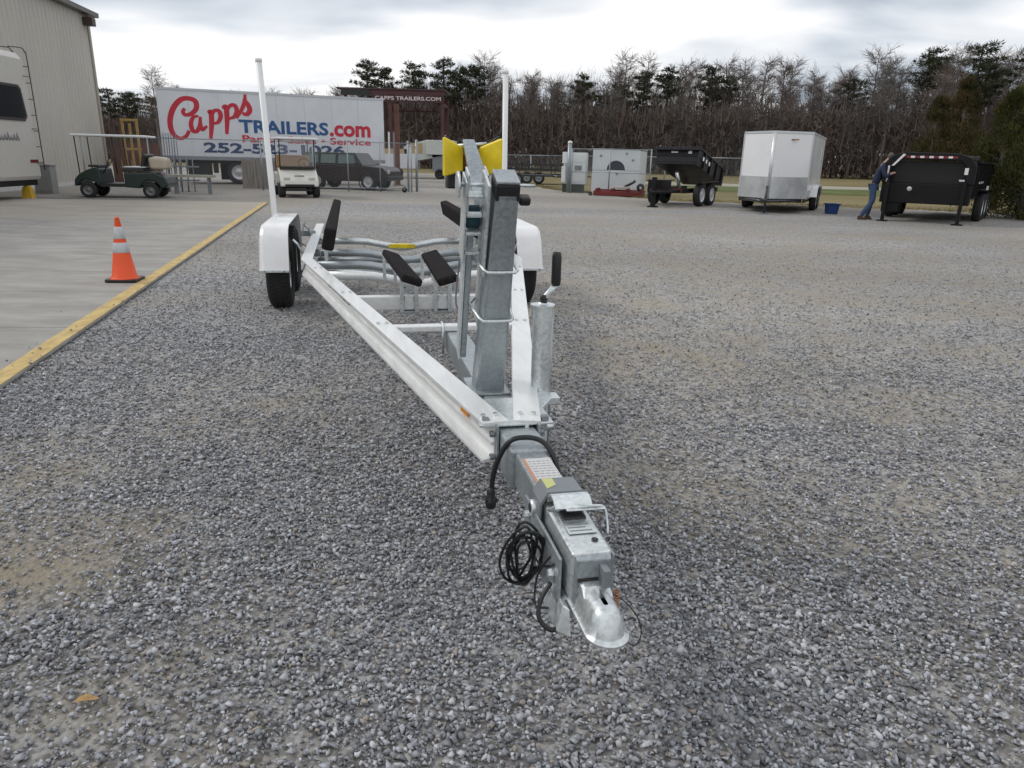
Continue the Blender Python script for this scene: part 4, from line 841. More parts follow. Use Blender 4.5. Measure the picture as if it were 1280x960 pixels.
for y in (-.86,): MB().box(2.75, 2.92, -1.0, -.82, 1.02, 1.16).build('wing_mirror', BLACKP, sv, bevel=.02)
MB().box(4.135, 4.15, -.7, -.45, .70, .86).build('headlight', mat('lamp_lens', (.55, .55, .5), .15), sv)
# weathered boards leaning on the fence
WOODG = mat('weathered_board', (.16, .14, .12), .9, col2=(.30, .27, .24), vscale=3, stretch=(6, 6, .6))
pb = thing('board_stack', 'row of weathered grey boards standing upright under the sign trailer', 'timber', (-10.55, 28.7, 0), R(12))
x = 0
while x < 2.15:
    w_ = rnd.uniform(.12, .2); MB().box(x, x + w_, 0, .035, 0, rnd.uniform(1.0, 1.14), rot=Matrix.Rotation(rnd.uniform(-.03, .03), 3, 'Y')).build('board', WOODG, pb); x += w_ + .012
MB().box(-.05, 2.3, .045, .09, .25, .35).build('cross_board', WOODG, pb); MB().box(-.05, 2.3, .045, .09, .8, .9).build('cross_board', WOODG, pb)
# yellow frame and rusty panels behind the green golf cart
YST = mat('yellow_steel', (.36, .23, .07), .55, var=.15)
yf = thing('yellow_frame', 'tall yellow steel lifting mast rising behind the green golf cart', 'lifting mast', (-15.45, 29.6, 0), R(10))
for x in (0, .26, .52): MB().box(x, x + .085, 0, .1, .1, 2.42 if x != .26 else 2.3).build('upright', YST, yf, bevel=.01)
for z in (.6, 1.3, 2.38): MB().box(-.01, .615, -.02, .12, z, z + .09).build('crossbar', YST, yf, bevel=.01)
rp = thing('rusty_panel', 'rusty brown steel sheets standing behind the green golf cart', 'steel sheets', (-16.3, 30.2, 0), R(12)); RU = mat('rust_brown', (.14, .062, .042), .8, var=.3, vscale=2)
for k in range(5): MB().box(k * .36, k * .36 + .34, k * .02, k * .02 + .04, 0, 1.55 + .12 * (k % 2)).build('sheet', RU, rp)
MB().box(.05, .10, -.1, -.05, 0, 2.35).build('stake', RU, rp); MB().box(.42, .47, -.1, -.05, 0, 2.2).build('stake', RU, rp)
gf_ = thing('grey_frames', 'bundle of upright grey steel frames behind the fence by the sign trailer', 'steel frames', (-13.4, 28.6, 0), R(10))
for k in range(3): MB().tube([(k * .18, 0, 0), (k * .18 + .02, 0, 1.95), (k * .18 + .10, .05, 1.95), (k * .18 + .10, .05, 0)], .018, 6).build('frame', GREYST, gf_)
bn_ = thing('plank_bench', 'low pale plank bench behind the green golf cart', 'bench', (-11.15, 23.9, 0), R(8)); MB().box(0, 1.35, 0, .4, .52, .60).build('plank', mat('pale_plank', (.36, .35, .30), .7, var=.1), bn_)
for x in (.12, 1.15): MB().box(x, x + .05, .05, .35, 0, .519).build('leg', GREYST, bn_)
pk = thing('pallet_stack', 'jumble of grey metal racks between the golf cart and the sign trailer', 'metal racks', (-12.2, 25.2, 0), R(10))
for k in range(6):
    x = k * .2; MB().tube([(x, 0, 0), (x + .05, .1, 1.1), (x + .2, .1, 1.1), (x + .22, 0, 0)], .018, 6).build('rack_bar', GREYST, pk)
MB().box(0, 1.35, -.02, .3, .35, .40).build('shelf', GREYST, pk); MB().box(0, 1.35, -.02, .3, .80, .84).build('shelf', GREYST, pk)

# ================================================================ maroon steel gantry with letters
GA = thing('steel_gantry', 'dark red steel gantry with pale lettering on its beam, behind the sign trailer', 'gantry', (-11.05, 48, 0), 0)
MB().box(0, 6.35, 0, .25, 4.95, 5.22).build('beam', MAROON, GA, bevel=.01); MB().box(-.3, 6.5, -.1, 3.4, 5.23, 5.31).build('roof_sheet', mat('roof_dark', (.06, .03, .035), .6), GA)
MB().box(0, 1.8, -.06, 0, 4.86, 5.24).build('dark_panel', BLACKP, GA)
MB().box(1.9, 6.35, -.05, -.002, 4.52, 4.92).build('sign_board', mat('board_dark_red', (.05, .015, .018), .6), GA)
lettering('beam_lettering', 'CAPPS TRAILERS.COM', (2.1, 6.2, 4.64, 4.86), mat('letter_pale', (.62, .55, .55), .6), GA, (0, -.055, 0), bold=.02, depth=.02)
for x in (.25, 3.0, 6.28):
    for y in (0, 3.0):
        MB().box(x - .10, x + .10, y, y + .2, 0, 4.93).build('column', MAROON, GA)
for x in (3.0, 6.28): MB().box(x - .06, x + .06, .2, 3.0, 4.4, 4.55).build('side_beam', MAROON, GA)
for k in range(6): a = .4 + k * 1.0; MB().tube([(a, 3.1, 4.2), (a + .5, 3.1, 4.85), (a + 1.0, 3.1, 4.2)], .035, 6).build('truss_brace', MAROON, GA)
MB().box(.2, 6.3, 3.05, 3.15, 4.12, 4.22).build('truss_chord', MAROON, GA)
rd = thing('rust_column', 'rusty brown steel column standing against the end of the sign trailer', 'column', (-5.6, 35.2, 0)); MB().box(-.1, .1, -.1, .1, 0, 3.6).build('column', RU, rd); MB().box(-.2, .2, -.2, .2, 0, .04).build('foot_plate', RU, rd)
wp = thing('white_steel_uprights', 'pair of pale steel uprights beside the end of the sign trailer', 'uprights', (-5.85, 34.2, 0))
for x in (0, .22): MB().box(x, x + .07, 0, .07, 0, 2.35).build('upright', GREYST if x else WHITE, wp)

# ================================================================ gooseneck camper far behind the entrance
CP = thing('gooseneck_camper', 'pale gooseneck trailer parked far behind the yard entrance', 'trailer', (-7.6, 46.5, 0), 0); CW = mat('camper_grey', (.50, .53, .50), .5, var=.06); 
MB().prism([(1.3, 1.05), (3.65, 1.5), (3.65, 2.28), (1.9, 2.28), (.6, 1.9), (.6, 1.05)], 0, 2.0, 'y').build('body', CW, CP, bevel=.03)
MB().box(2.0, 3.70, -.3, 2.2, 1.45, 2.30).build('nose_box', CW, CP, bevel=.03); MB().box(1.1, 1.75, -.02, 0, 1.5, 2.1).build('tan_panel', mat('tan_panel', (.40, .28, .14), .6), CP)
MB().box(-.9, 1.35, -.3, 1.8, .6, 1.45).build('white_side', mat('side_pale', (.60, .61, .66), .5, var=.05), CP, bevel=.02); MB().box(-.9, .9, 0, 1.8, 1.46, 1.75).build('upper_side', mat('tan_panel', (.40, .28, .14), .6), CP)
MB().box(2.35, 3.2, 0, .9, .45, 1.449).build('neck_post', GREYST, CP); wheel(CP, .2, .0, .33, .25, 'y', CHROME, -1); wheel(CP, 2.8, -.1, .30, .25, 'y', BLACKP, -1)

# ================================================================ white equipment body behind the open gate
WE = thing('equipment_body', 'white box body with a dark half round opening, standing behind the open gate', 'truck body', (3.10, 31.1, 0), R(-18)); WQ = mat('body_white', (.72, .77, .79), .4, var=.06, vscale=1)
H1 = 1.78; cxw, rw = .98, .38; seg_ = [(cxw + rw * math.cos(math.pi * k / 14), .98 + rw * math.sin(math.pi * k / 14)) for k in range(15)]
front = [(0, 0), (0, H1), (2.35, H1 - .04), (2.35, 0)]
MB().box(0, 1.95, .06, 1.8, 0, H1 - .03).build('body', WQ, WE)
MB().prism([(0, .98), (0, H1), (1.95, H1)] + [(1.95, .98)] + [p for p in seg_], -.0, .055, 'y').build('upper_panel', WQ, WE)
MB().box(0, 1.95, -.008, .055, .02, .955).build('lower_panel', WQ, WE, bevel=.006)
MB().prism(seg_, .056, .0585, 'y').build('half_round_opening', mat('opening_dark', (.03, .035, .05), .6), WE)
MB().box(-.02, 1.97, -.03, 1.82, H1 + .002, H1 + .03).build('roof_edge', WQ, WE)
for x, z in ((.3, 1.5), (1.35, 1.6), (1.62, 1.35), (1.0, .8)): MB().box(x, x + .09, -.02, -.002, z, z + .07).build('latch', GREYST, WE)
WC = thing('white_cabinet', 'stacked white metal cabinet unit left of the half round opening', 'cabinet', (2.05, 32.3, 0), R(-10))
MB().box(-.05, .9, 0, .9, .35, 1.65).build('cabinet_body', WQ, WC, bevel=.01); MB().box(-.1, .25, -.25, .5, 1.2, 1.66).build('upper_box', WHITE, WC, bevel=.01); MB().box(-.12, .05, -.25, .5, .42, 1.08).build('side_box', WHITE, WC, bevel=.01)
for z in (.45, .85, 1.25): MB().box(.32, .86, -.02, -.002, z, z + .34).build('drawer', WHITE, WC, bevel=.004)
MB().box(.42, .72, -.03, -.021, .92, 1.12).build('vent', GREYST, WC); MB().box(-.1, .8, .1, .8, 0, .349).build('stand', mat('stand_green', (.06, .08, .06), .6), WC)
RI = thing('red_implement', 'low red steel implement with black fittings before the white box body', 'implement', (3.05, 29.75, 0), R(-14)); REDM = mat('implement_red', (.17, .022, .02), .6, var=.25, vscale=4)
MB().box(0, 2.0, 0, .25, .02, .2).build('beam', REDM, RI, bevel=.02); MB().box(0, 2.0, .5, .62, .02, .25).build('beam', REDM, RI, bevel=.02)
for x in (.1, .7, 1.3, 1.85): MB().box(x, x + .1, -.02, .62, .201, .3).build('cross_piece', REDM, RI, bevel=.01)
MB().box(.8, 1.4, .1, .4, .301, .38).build('pale_fitting', mat('pale_fit', (.5, .42, .38), .6), RI, bevel=.02); MB().tube([(1.2, .2, .36), (1.55, .2, .55), (1.62, .2, .62)], .05, 8).build('arm', BLACKP, RI); MB().lathe([(.05, -.06), (.15, -.06), (.16, 0), (.15, .06), (.05, .06)], 'y', (1.85, .1, .36), 16).build('wheel', RUBBER, RI); MB().lathe([(.03, -.04), (.08, -.04), (.08, .04), (.03, .04)], 'y', (-.12, .1, .08), 12).build('caster', RUBBER, RI)

# dark flat trailers behind the low fence
def flat_trailer(loc, rz, label, L=4.2):
    t = thing('utility_trailer', label, 'trailer', loc, rz)
    MB().box(0, L, 0, 1.7, .48, .56).build('deck', BLACKG, t); 
    for z in (.78, 1.02): MB().box(0, L, 0, .04, z, z + .04).build('side_rail', BLACKG, t); MB().box(0, L, 1.66, 1.70, z, z + .04).build('side_rail', BLACKG, t)
    for k in range(6): MB().box(k * (L - .04) / 5, k * (L - .04) / 5 + .04, 0, .04, .56, 1.02).build('stake', BLACKG, t)
    for k in range(7): MB().box(-.05, .0, k * .28, k * .28 + .03, .5, 1.35).build('ramp_bar', BLACKG, t)
    MB().tube([(L, .85, .5), (L + 1.2, .85, .45)], .05, 8).build('tongue', BLACKG, t); MB().box(L + .8, L + .88, .81, .89, 0, .75).build('jack', GREYST, t)
    for x in (L * .42, L * .58): wheel(t, x, -.12, .33, .2, 'y', GREYST, -1)
    return t
flat_trailer((-2.4, 39.0, 0), R(-6), 'black utility trailer with side rails behind the yard entrance, left one')
flat_trailer((-1.2, 42.5, 0), R(-4), 'black utility trailer farther back, partly behind the other black one')

# ================================================================ black dump trailer with raised bed
BKD = mat('dump_trailer_black', (.008, .008, .010), .45, 0, var=.3, vscale=2, spec=.3)
DT = thing('dump_trailer', 'black tandem dump trailer with its bed tipped up at an angle', 'dump trailer', (5.32, 24.50, 0), R(-35)); # x right, y rearwards
for y in (.0, .86):
    wheel(DT, .72, y, .36, .22, 'x', mat('rim_white', (.72, .74, .78), .3, .3), 1); wheel(DT, -.86, y, .36, .22, 'x', mat('rim_white', (.72, .74, .78), .3, .3), -1)
for s in (-1, 1):
    MB().box(s * .56 - .05 - .07, s * .56 + .05 - .07, -.95, 2.1, .42, .56).build('frame_rail', BKD, DT); MB().box((.58 if s > 0 else -1.0), (.88 if s > 0 else -.70), -.42, 1.3, .745, .775).build('fender', BKD, DT, bevel=.01)
MB().box(-.62, .50, -.95, -.85, .42, .56).build('cross_member', MAROON, DT); MB().box(-.62, .50, -.5, -.4, .42, .56).build('cross_member', MAROON, DT)
MB().tube([(-.55, -.9, .48), (-.07, -2.0, .45)], .05, 8).build('tongue_bar', BKD, DT); MB().tube([(.42, -.9, .48), (-.07, -2.0, .45)], .05, 8).build('tongue_bar', BKD, DT)
MB().box(-.42, .22, -1.5, -1.15, .54, .82).build('battery_box', BKD, DT, bevel=.01); MB().box(-.14, -.02, -1.82, -1.70, .04, .90).build('jack', BKD, DT); MB().box(-.2, .04, -1.9, -1.62, 0, .04).build('jack_foot', BKD, DT)
tilt = Matrix.Rotation(R(-15.5), 3, 'X')
def bed(mb_pts): return [tilt @ Vector((x, y - 2.2, z - .62)) + Vector((0, 2.2, .62)) for x, y, z in mb_pts]
def bbox(name, x0, x1, y0, y1, z0, z1, m=BKD):
    return MB().hexa(bed([(x0, y0, z0), (x1, y0, z0), (x1, y1, z0), (x0, y1, z0)]), bed([(x0, y0, z1), (x1, y0, z1), (x1, y1, z1), (x0, y1, z1)])).build(name, m, DT, bevel=.008)
YF = -.40
bbox('bed_floor', -.78, .64, YF, 2.2, .60, .66); bbox('bed_front', -.78, .64, YF, YF + .05, .665, 1.10); bbox('bed_side', -.78, -.73, YF + .055, 2.2, .665, 1.10); bbox('bed_side', .59, .64, YF + .055, 2.2, .665, 1.10); bbox('tailgate', -.72, .58, 2.14, 2.19, .665, 1.10)
for y in (YF + .5, YF + 1.1, YF + 1.7, YF + 2.3): bbox('side_stake', .642, .70, y, y + .07, .62, 1.12)
bbox('top_rim', -.82, .68, YF - .03, YF + .08, 1.102, 1.15); bbox('top_rim', .60, .68, YF + .09, 2.2, 1.102, 1.15); bbox('top_rim', -.82, -.74, YF + .09, 2.2, 1.102, 1.15); bbox('tarp_roller', -.86, .74, YF - .12, YF - .035, 1.02, 1.12); bbox('front_rib', -.78, .64, YF - .02, YF - .002, .86, .89)
bbox('white_decal', -.28, -.05, YF - .01, YF - .004, .96, 1.0, WHITE); bbox('white_decal', .30, .42, YF - .01, YF - .004, .94, 1.02, WHITE)
for k in range(3): bbox('white_decal', .702, .704, YF + .3 + k * .28, YF + .42 + k * .28, .82, .94, WHITE)
MB().tube([(-.07, .2, .50), (-.07, -.1, 1.05)], .06, 10).build('lift_ram', CHROME, DT)
MB().box(-.10, .0, -1.2, .1, .45, .52).build('ram_frame', BKD, DT)

# ================================================================ white V-nose cargo trailer
CT = thing('cargo_trailer', 'white enclosed cargo trailer with a pointed nose and bright stone guard', 'enclosed trailer', (7.55, 22.1, 0), R(-26))  # origin at front shoulder centre, y rearwards
CWH = mat('cargo_white', (.80, .81, .82), .32, var=.03, vscale=.8, coat=.3); SG = mat('stone_guard', (.66, .68, .69), .34, .6, var=.06, vscale=3)
hw_, zb, zt = .95, .42, 2.20; nose = -.85
plan = [(-hw_, 0), (0, nose), (hw_, 0), (hw_, 4.7), (-hw_, 4.7)]
MB().prism(plan, zb, zt, 'z').build('box_body', CWH, CT, bevel=.01)
MB().prism([(x * 1.012, y * 1.012 - (.01 if y <= 0 else -.01)) for x, y in plan], zt + .002, zt + .06, 'z').build('roof_cap', mat('roof_trim', (.62, .64, .66), .4, .5), CT)
for s in (-1, 1):
    q = [(s * .03, nose + .013), (s * hw_ * 1.004, -.004)]; d = (Vector(q[1]) - Vector(q[0])).normalized(); nr = Vector((d.y, -d.x)); 
    if nr.y > 0: nr = -nr
    o1 = nr * .004; o2 = nr * .016
    f = lambda p, o: (p[0] + o.x, p[1] + o.y)
    a, b = q
    MB().hexa([(*f(a, o1), zb), (*f(b, o1), zb), (*f(b, o2), zb), (*f(a, o2), zb)], [(*f(a, o1), zb + .60), (*f(b, o1), zb + .60), (*f(b, o2), zb + .60), (*f(a, o2), zb + .60)]).build('stone_guard', SG, CT)
    MB().box(min(s * (hw_ + .001), s * (hw_ + .012)), max(s * (hw_ + .001), s * (hw_ + .012)), 0.02, 4.7, zb - .02, zb + .22).build('side_skirt', SG, CT)
    MB().box(min(s * (hw_ + .001), s * (hw_ + .02)), max(s * (hw_ + .001), s * (hw_ + .02)), -.02, .02, zb, zt).build('corner_trim', SG, CT)
    wheel(CT, s * 1.02, 2.0, .34, .2, 'x', CHROME, s); wheel(CT, s * 1.02, 2.9, .34, .2, 'x', CHROME, s)
    MB().prism([(1.55, .42), (1.62, .66), (1.8, .76), (3.1, .76), (3.28, .66), (3.35, .42), (3.27, .42), (3.2, .62), (3.05, .70), (1.85, .70), (1.7, .62), (1.63, .42)], s * .96, s * 1.14, 'x').build('fender', SG, CT)
    MB().box(min(s * .93, s * .87) , max(s * .93, s * .87), 0, 4.6, .30, .419).build('frame_rail', BLACKG, CT)
    MB().tube([(s * .8, -.1, .36), (0, -1.35, .36)], .045, 6).build('tongue_bar', BLACKG, CT)
MB().tube([(0, nose - .012, zb), (0, nose - .012, zt)], .045, 10).build('nose_trim', SG, CT)
MB().box(-.85, .85, .0, .08, .30, .419).build('cross_member', BLACKG, CT)
MB().tube([(0, -1.15, .0), (0, -1.15, .78)], .035, 10).build('jack', BLACKG, CT); MB().box(-.1, .1, -1.25, -1.05, 0, .03).build('jack_foot', GREYST, CT); MB().box(-.07, .07, -1.62, -1.32, .32, .44).build('coupler', BLACKG, CT, bevel=.02)
mk = MB().box(.42, .62, -.48, -.44, 2.02, 2.05); mk.build('marker_light', mat('amber_dark', (.25, .1, .03), .3), CT)
MB().box(hw_ + .002, hw_ + .014, 3.5, 4.25, .62, 1.95).build('side_door', CWH, CT, bevel=.004)

# ================================================================ blue bucket
bu = thing('blue_bucket', 'blue plastic tub on the gravel between the white trailer and the man', 'tub', (9.33, 21.95, 0)); BB = mat('tub_blue', (.012, .05, .18), .4)
MB().hexa([(-.14, -.13, 0), (.14, -.13, 0), (.14, .13, 0), (-.14, .13, 0)], [(-.17, -.16, .28), (.17, -.16, .28), (.17, .16, .28), (-.17, .16, .28)]).build('tub', BB, bu, bevel=.02); 
for q in ((-.19, .19, -.18, -.145), (-.19, .19, .145, .18), (-.19, -.155, -.143, .143), (.155, .19, -.143, .143)): MB().box(*q, .27, .30).build('rim', BB, bu)

# ================================================================ black gooseneck dump trailer, right
GT = thing('gooseneck_trailer', 'large black triple axle gooseneck dump trailer with reflective tape on its neck', 'gooseneck trailer', (10.27, 18.9, 0), R(-36))   # y rearwards
BK2 = mat('black_trailer_paint', (.007, .0065, .008), .55, var=.3, vscale=2, spec=.25)
MB().box(-1.0, 1.0, 0.9, 6.2, .62, .72).build('bed_floor', BK2, GT); 
for s in (-1, 1):
    MB().box(min(s * 1.0, s * .95), max(s * 1.0, s * .95), .9, 6.2, .72, 1.50).build('bed_side', BK2, GT, bevel=.01)
    for k in range(8): MB().box(min(s * 1.002, s * 1.05), max(s * 1.002, s * 1.05), 1.0 + k * .7, 1.07 + k * .7, .66, 1.50).build('side_stake', BK2, GT)
    MB().box(min(s * 1.06, s * .93), max(s * 1.06, s * .93), .9, 6.2, 1.502, 1.56).build('top_rim', BK2, GT)
    for k in range(3): wheel(GT, s * 1.08, 2.4 + k * .86, .37, .22, 'x', mat('rim_white', (.72, .74, .78), .3, .3), s)
    MB().box(min(s * .97, s * 1.22), max(s * .97, s * 1.22), 1.95, 4.6, .80, .84).build('fender', BK2, GT, bevel=.01)
    # neck: uprights and top beams
    MB().box(min(s * .80, s * .98), max(s * .80, s * .98), .3, .88, .50, 1.60).build('neck_upright', BK2, GT, bevel=.02)
    MB().box(min(s * .62, s * .80), max(s * .62, s * .80), -1.35, .9, 1.42, 1.60).build('neck_beam', BK2, GT, bevel=.02) if False else None
    MB().box(s * .86 - .04, s * .86 + .04, .12, .20, 0, 1.05).build('jack_leg', BK2, GT); MB().box(s * .86 - .12, s * .86 + .12, .04, .28, 0, .03).build('jack_foot', BK2, GT)
MB().box(-1.0, 1.0, .85, .9, .72, 1.50).build('bed_front', BK2, GT)
MB().box(-1.02, 1.02, .22, .36, .48, .98).build('front_panel', BK2, GT, bevel=.02)
hd = [(-1.04, .98), (-1.04, 1.45), (-.86, 1.66), (-.60, 1.74), (.62, 1.72), (.90, 1.62), (1.04, 1.42), (1.04, .98), (.86, .98), (.84, 1.38), (.70, 1.54), (-.66, 1.56), (-.84, 1.42), (-.86, .98)]
MB().prism(hd, .20, .36, 'y').build('neck_hoop', BK2, GT, bevel=.02)
MB().box(-.84, .84, .37, .42, .985, 1.52).build('headboard', mat('headboard_black', (.006, .006, .007), .6), GT)
MB().box(-.35, .35, -.5, .2, 1.36, 1.52).build('neck_beam', BK2, GT, bevel=.03) if False else None
TAPR = mat('tape_red', (.20, .012, .02), .4); TAPW = mat('tape_white', (.75, .70, .72), .4)
for k in range(11):
    x = -.55 + k * .105; MB().box(x, x + .095, .19, .199, 1.60, 1.65).build('reflective_tape', TAPW if k % 2 else TAPR, GT)
MB().hexa([(-.86, .19, 1.40), (-.80, .19, 1.40), (-.80, .199, 1.40), (-.86, .199, 1.40)], [(-.62, .19, 1.70), (-.56, .19, 1.68), (-.56, .199, 1.68), (-.62, .199, 1.70)]).build('reflective_tape', TAPW, GT)
MB().box(.80, .88, .19, .199, 1.22, 1.38).build('reflective_tape', TAPW, GT); MB().box(-.93, -.89, .19, .199, 1.0, 1.4).build('reflective_tape', TAPW, GT); MB().lathe([(.001, -.02), (.05, -.02), (.06, 0)], 'y', (-.35, .205, .84), 14).build('round_lamp', mat('lamp_grey', (.45, .45, .45), .2), GT); MB().box(.72, .84, .17, .199, 1.06, 1.10).build('latch', CHROME, GT)
for k in range(3): MB().box(1.062, 1.07, 1.3 + k * .5, 1.5 + k * .5, 1.0, 1.05).build('reflective_tape', TAPW, GT)
MB().box(1.23, 1.26, 1.6, 1.85, .85, .95).build('side_lamp', TAPW, GT)
MB().tube([(-1.0, .95, 1.62), (1.0, .95, 1.62)], .06, 10).build('tarp_roller', mat('tarp_black', (.03, .03, .03), .7), GT)
MB().box(-.95, -.55, .25, .7, .25, .60).build('tool_box', BK2, GT)

# ================================================================ man leaning on the gooseneck trailer
SKIN = mat('skin', (.42, .25, .18), .6); JACK = mat('navy_jacket', (.018, .026, .062), .85, var=.2, vscale=14); JEAN = mat('blue_jeans', (.035, .065, .13), .9, var=.25, vscale=12); HAIR = mat('grey_brown_hair', (.10, .085, .07), .9)
PM = thing('person', 'man in navy jacket and blue jeans bending forward against the black gooseneck trailer', 'person', (9.47, 19.88, 0), R(-25)); PM.scale = (.78, 1, 1.03)   # faces +x
def skin(name, verts, edges, rad, m, parent, root=0, sub=2):
    me = bpy.data.meshes.new(name); me.from_pydata(verts, edges, []); me.materials.append(m); o = bpy.data.objects.new(name, me); C.objects.link(o); o.parent = parent
    md = o.modifiers.new('skin', 'SKIN'); md.use_smooth_shade = True
    for i, r_ in enumerate(rad): v = me.skin_vertices[0].data[i]; v.radius = r_ if isinstance(r_, tuple) else (r_, r_); v.use_root = (i == root)
    s = o.modifiers.new('sub', 'SUBSURF'); s.levels = sub; s.render_levels = sub; return o
hip = (0.02, 0, .90); K = []
V = [hip, (.07, 0, 1.08), (.16, 0, 1.29), (.23, 0, 1.40), (.29, 0, 1.48), (.38, 0, 1.54), (.43, 0, 1.545)]; Ed = [(i, i + 1) for i in range(6)]; Ra = [(.10, .08), (.10, .08), (.12, .09), (.09, .075), (.055, .055), (.085, .095), (.07, .075)]
def chain(start, pts, rads):
    p = start
    for q, r_ in zip(pts, rads): V.append(q); Ed.append((p, len(V) - 1)); Ra.append(r_); p = len(V) - 1
    return p
for s in (-1, 1):
    chain(0, [(.0, s * .10, .82), (.03 - .02 * s, s * .12, .48), (-.16 + .10 * s, s * .13, .10), (-.02 + .10 * s, s * .14, .045)], [.06, .045, .036, .034])
    sh = chain(2, [(.18, s * .19, 1.31), (.30, s * .24, 1.08), (.46, s * .20, 1.16)], [.062, .045, .032]); h = chain(sh, [(.53, s * .19, 1.18)], [(.022, .036)])
    for k in range(4): chain(h, [(.575, s * (.165 + .017 * k), 1.185 + .004 * k), (.605 - .006 * abs(k - 1.5), s * (.163 + .018 * k), 1.17)], [.009, .008])
    chain(h, [(.545, s * .155, 1.205), (.565, s * .14, 1.195)], [.010, .009])
skin('body', V, Ed, Ra, SKIN, PM)
J = [(.01, 0, .80), (.07, 0, 1.06), (.17, 0, 1.29), (.24, 0, 1.40)]; JE = [(0, 1), (1, 2), (2, 3)]; JR = [(.15, .125), (.18, .15), (.185, .14), (.11, .09)]
for s in (-1, 1):
    i = len(J); J += [(.18, s * .20, 1.31), (.30, s * .25, 1.08), (.45, s * .205, 1.155)]; JE += [(2, i), (i, i + 1), (i + 1, i + 2)]; JR += [.082, .064, .05]
skin('jacket', J, JE, JR, JACK, PM)
Q = [(.02, 0, .95)]; QE = []; QR = [(.165, .14)]
for s in (-1, 1):
    i = len(Q); Q += [(.0, s * .105, .80), (.03 - .02 * s, s * .12, .48), (-.16 + .10 * s, s * .13, .08)]; QE += [(0, i), (i, i + 1), (i + 1, i + 2)]; QR += [.118, .092, .074]
skin('jeans', Q, QE, QR, JEAN, PM)
for s in (-1, 1):
    x = -.16 + .10 * s; MB().hexa([(x - .09, s * .135 - .05, 0), (x + .20, s * .135 - .05, 0), (x + .20, s * .135 + .05, 0), (x - .09, s * .135 + .05, 0)], [(x - .08, s * .135 - .045, .10), (x + .06, s * .135 - .045, .10), (x + .06, s * .135 + .045, .10), (x - .08, s * .135 + .045, .10)]).build('boot', mat('boot_brown', (.05, .03, .02), .7), PM, bevel=.02, seg=3)
MB().ball((.37, 0, 1.585), .098, 14, .95).build('hair', HAIR, PM)
MB().box(.488, .512, -.012, .012, 1.51, 1.54).build('nose', SKIN, PM, bevel=.006); 
for s in (-1, 1): MB().ball((.487, s * .03, 1.552), .010, 8).build('eye', BLACKP, PM); MB().ball((.40, s * .092, 1.53), .02, 8, 1.5).build('ear', SKIN, PM)
MB().box(.474, .490, -.025, .025, 1.478, 1.486).build('mouth', mat('lip', (.3, .12, .1), .6), PM)
# ================================================================ trees
BARK = mat('bark_grey', (.135, .122, .113), .95, var=.3, vscale=1.5, spec=.1); BARKP = mat('bark_pine', (.07, .052, .042), .95, var=.3, vscale=1.5, spec=.1)
TWIG = mat('twigs_brown', (.165, .150, .138), .95, var=.3, vscale=.35, spec=.05); TWIGR = mat('twigs_red_brown', (.160, .130, .118), .95, var=.3, vscale=.3, spec=.05); NEED = mat('pine_needles', (.058, .066, .042), .9, var=.4, vscale=.8, spec=.1)
CEDAR = mat('cedar_foliage', (.034, .044, .014), .9, vscale=1.3, col2=(.080, .072, .025), spec=.1); CEDB = mat('cedar_brownish', (.038, .044, .018), .9, vscale=.9, col2=(.105, .070, .034), spec=.1)
def quad_strip(mb, a, b, w0, w1, r):
    d = (b - a); n = d.cross(Vector((r.uniform(-1, 1), r.uniform(-1, 1), r.uniform(-.3, .3)))); n = n.normalized() if n.length > 1e-6 else Vector((1, 0, 0))
    i = len(mb.v); mb.v += [tuple(a - n * w0), tuple(a + n * w0), tuple(b + n * w1), tuple(b - n * w1)]; mb.f.append((i, i + 1, i + 2, i + 3)); mb.sm.append(False)
def bare_tree(seed, H, cb, spread, tw=TWIG):
    r = random.Random(seed); tr = MB(); cr = MB(); top = Vector((r.uniform(-.6, .6), r.uniform(-.6, .6), H)); tp = [Vector((0, 0, -.2))]
    for k in range(1, 7): t = k / 6; tp.append(Vector((top.x * t + r.uniform(-.12, .12), top.y * t + r.uniform(-.12, .12), H * t * .93)))
    tr.tube(tp, [.17 * (H / 13) * (1 - .88 * k / 6) + .015 for k in range(7)], 6)
    n = int(16 + spread * 5)
    for i in range(n):
        t = cb + (1 - cb) * (i + r.random()) / n * .97; f = t * 6; k = min(5, int(f)); p = tp[k].lerp(tp[k + 1], f - k)
        L = spread * (1.15 - .55 * ((t - cb) / (1 - cb))) * r.uniform(.5, 1.1); az = r.uniform(0, 6.283); up = r.uniform(.45, 1.8)
        q = p + Vector((math.cos(az), math.sin(az), up)).normalized() * L; m = p.lerp(q, .5) + Vector((0, 0, -.08 * L)); tr.tube([p, m, q], [.05 * (1.2 - t), .032 * (1.2 - t) + .006, .012], 4, caps=False)
        for j in range(24):
            u = r.uniform(.15, 1); a = (p.lerp(m, u * 2) if u < .5 else m.lerp(q, u * 2 - 1)); dd = Vector((math.cos(az) + r.uniform(-1.5, 1.5), math.sin(az) + r.uniform(-1.5, 1.5), r.uniform(-.2, 1.7))).normalized() * r.uniform(.35, 1.1)
            b = a + dd; quad_strip(cr, a, b, .017, .010, r)
            for _ in range(3): c = a.lerp(b, r.uniform(.3, 1)); quad_strip(cr, c, c + (dd.normalized() + Vector((r.uniform(-.8, .8), r.uniform(-.8, .8), r.uniform(-.3, .6)))) * r.uniform(.25, .6), .012, .007, r)
    return tr, cr, BARK, tw
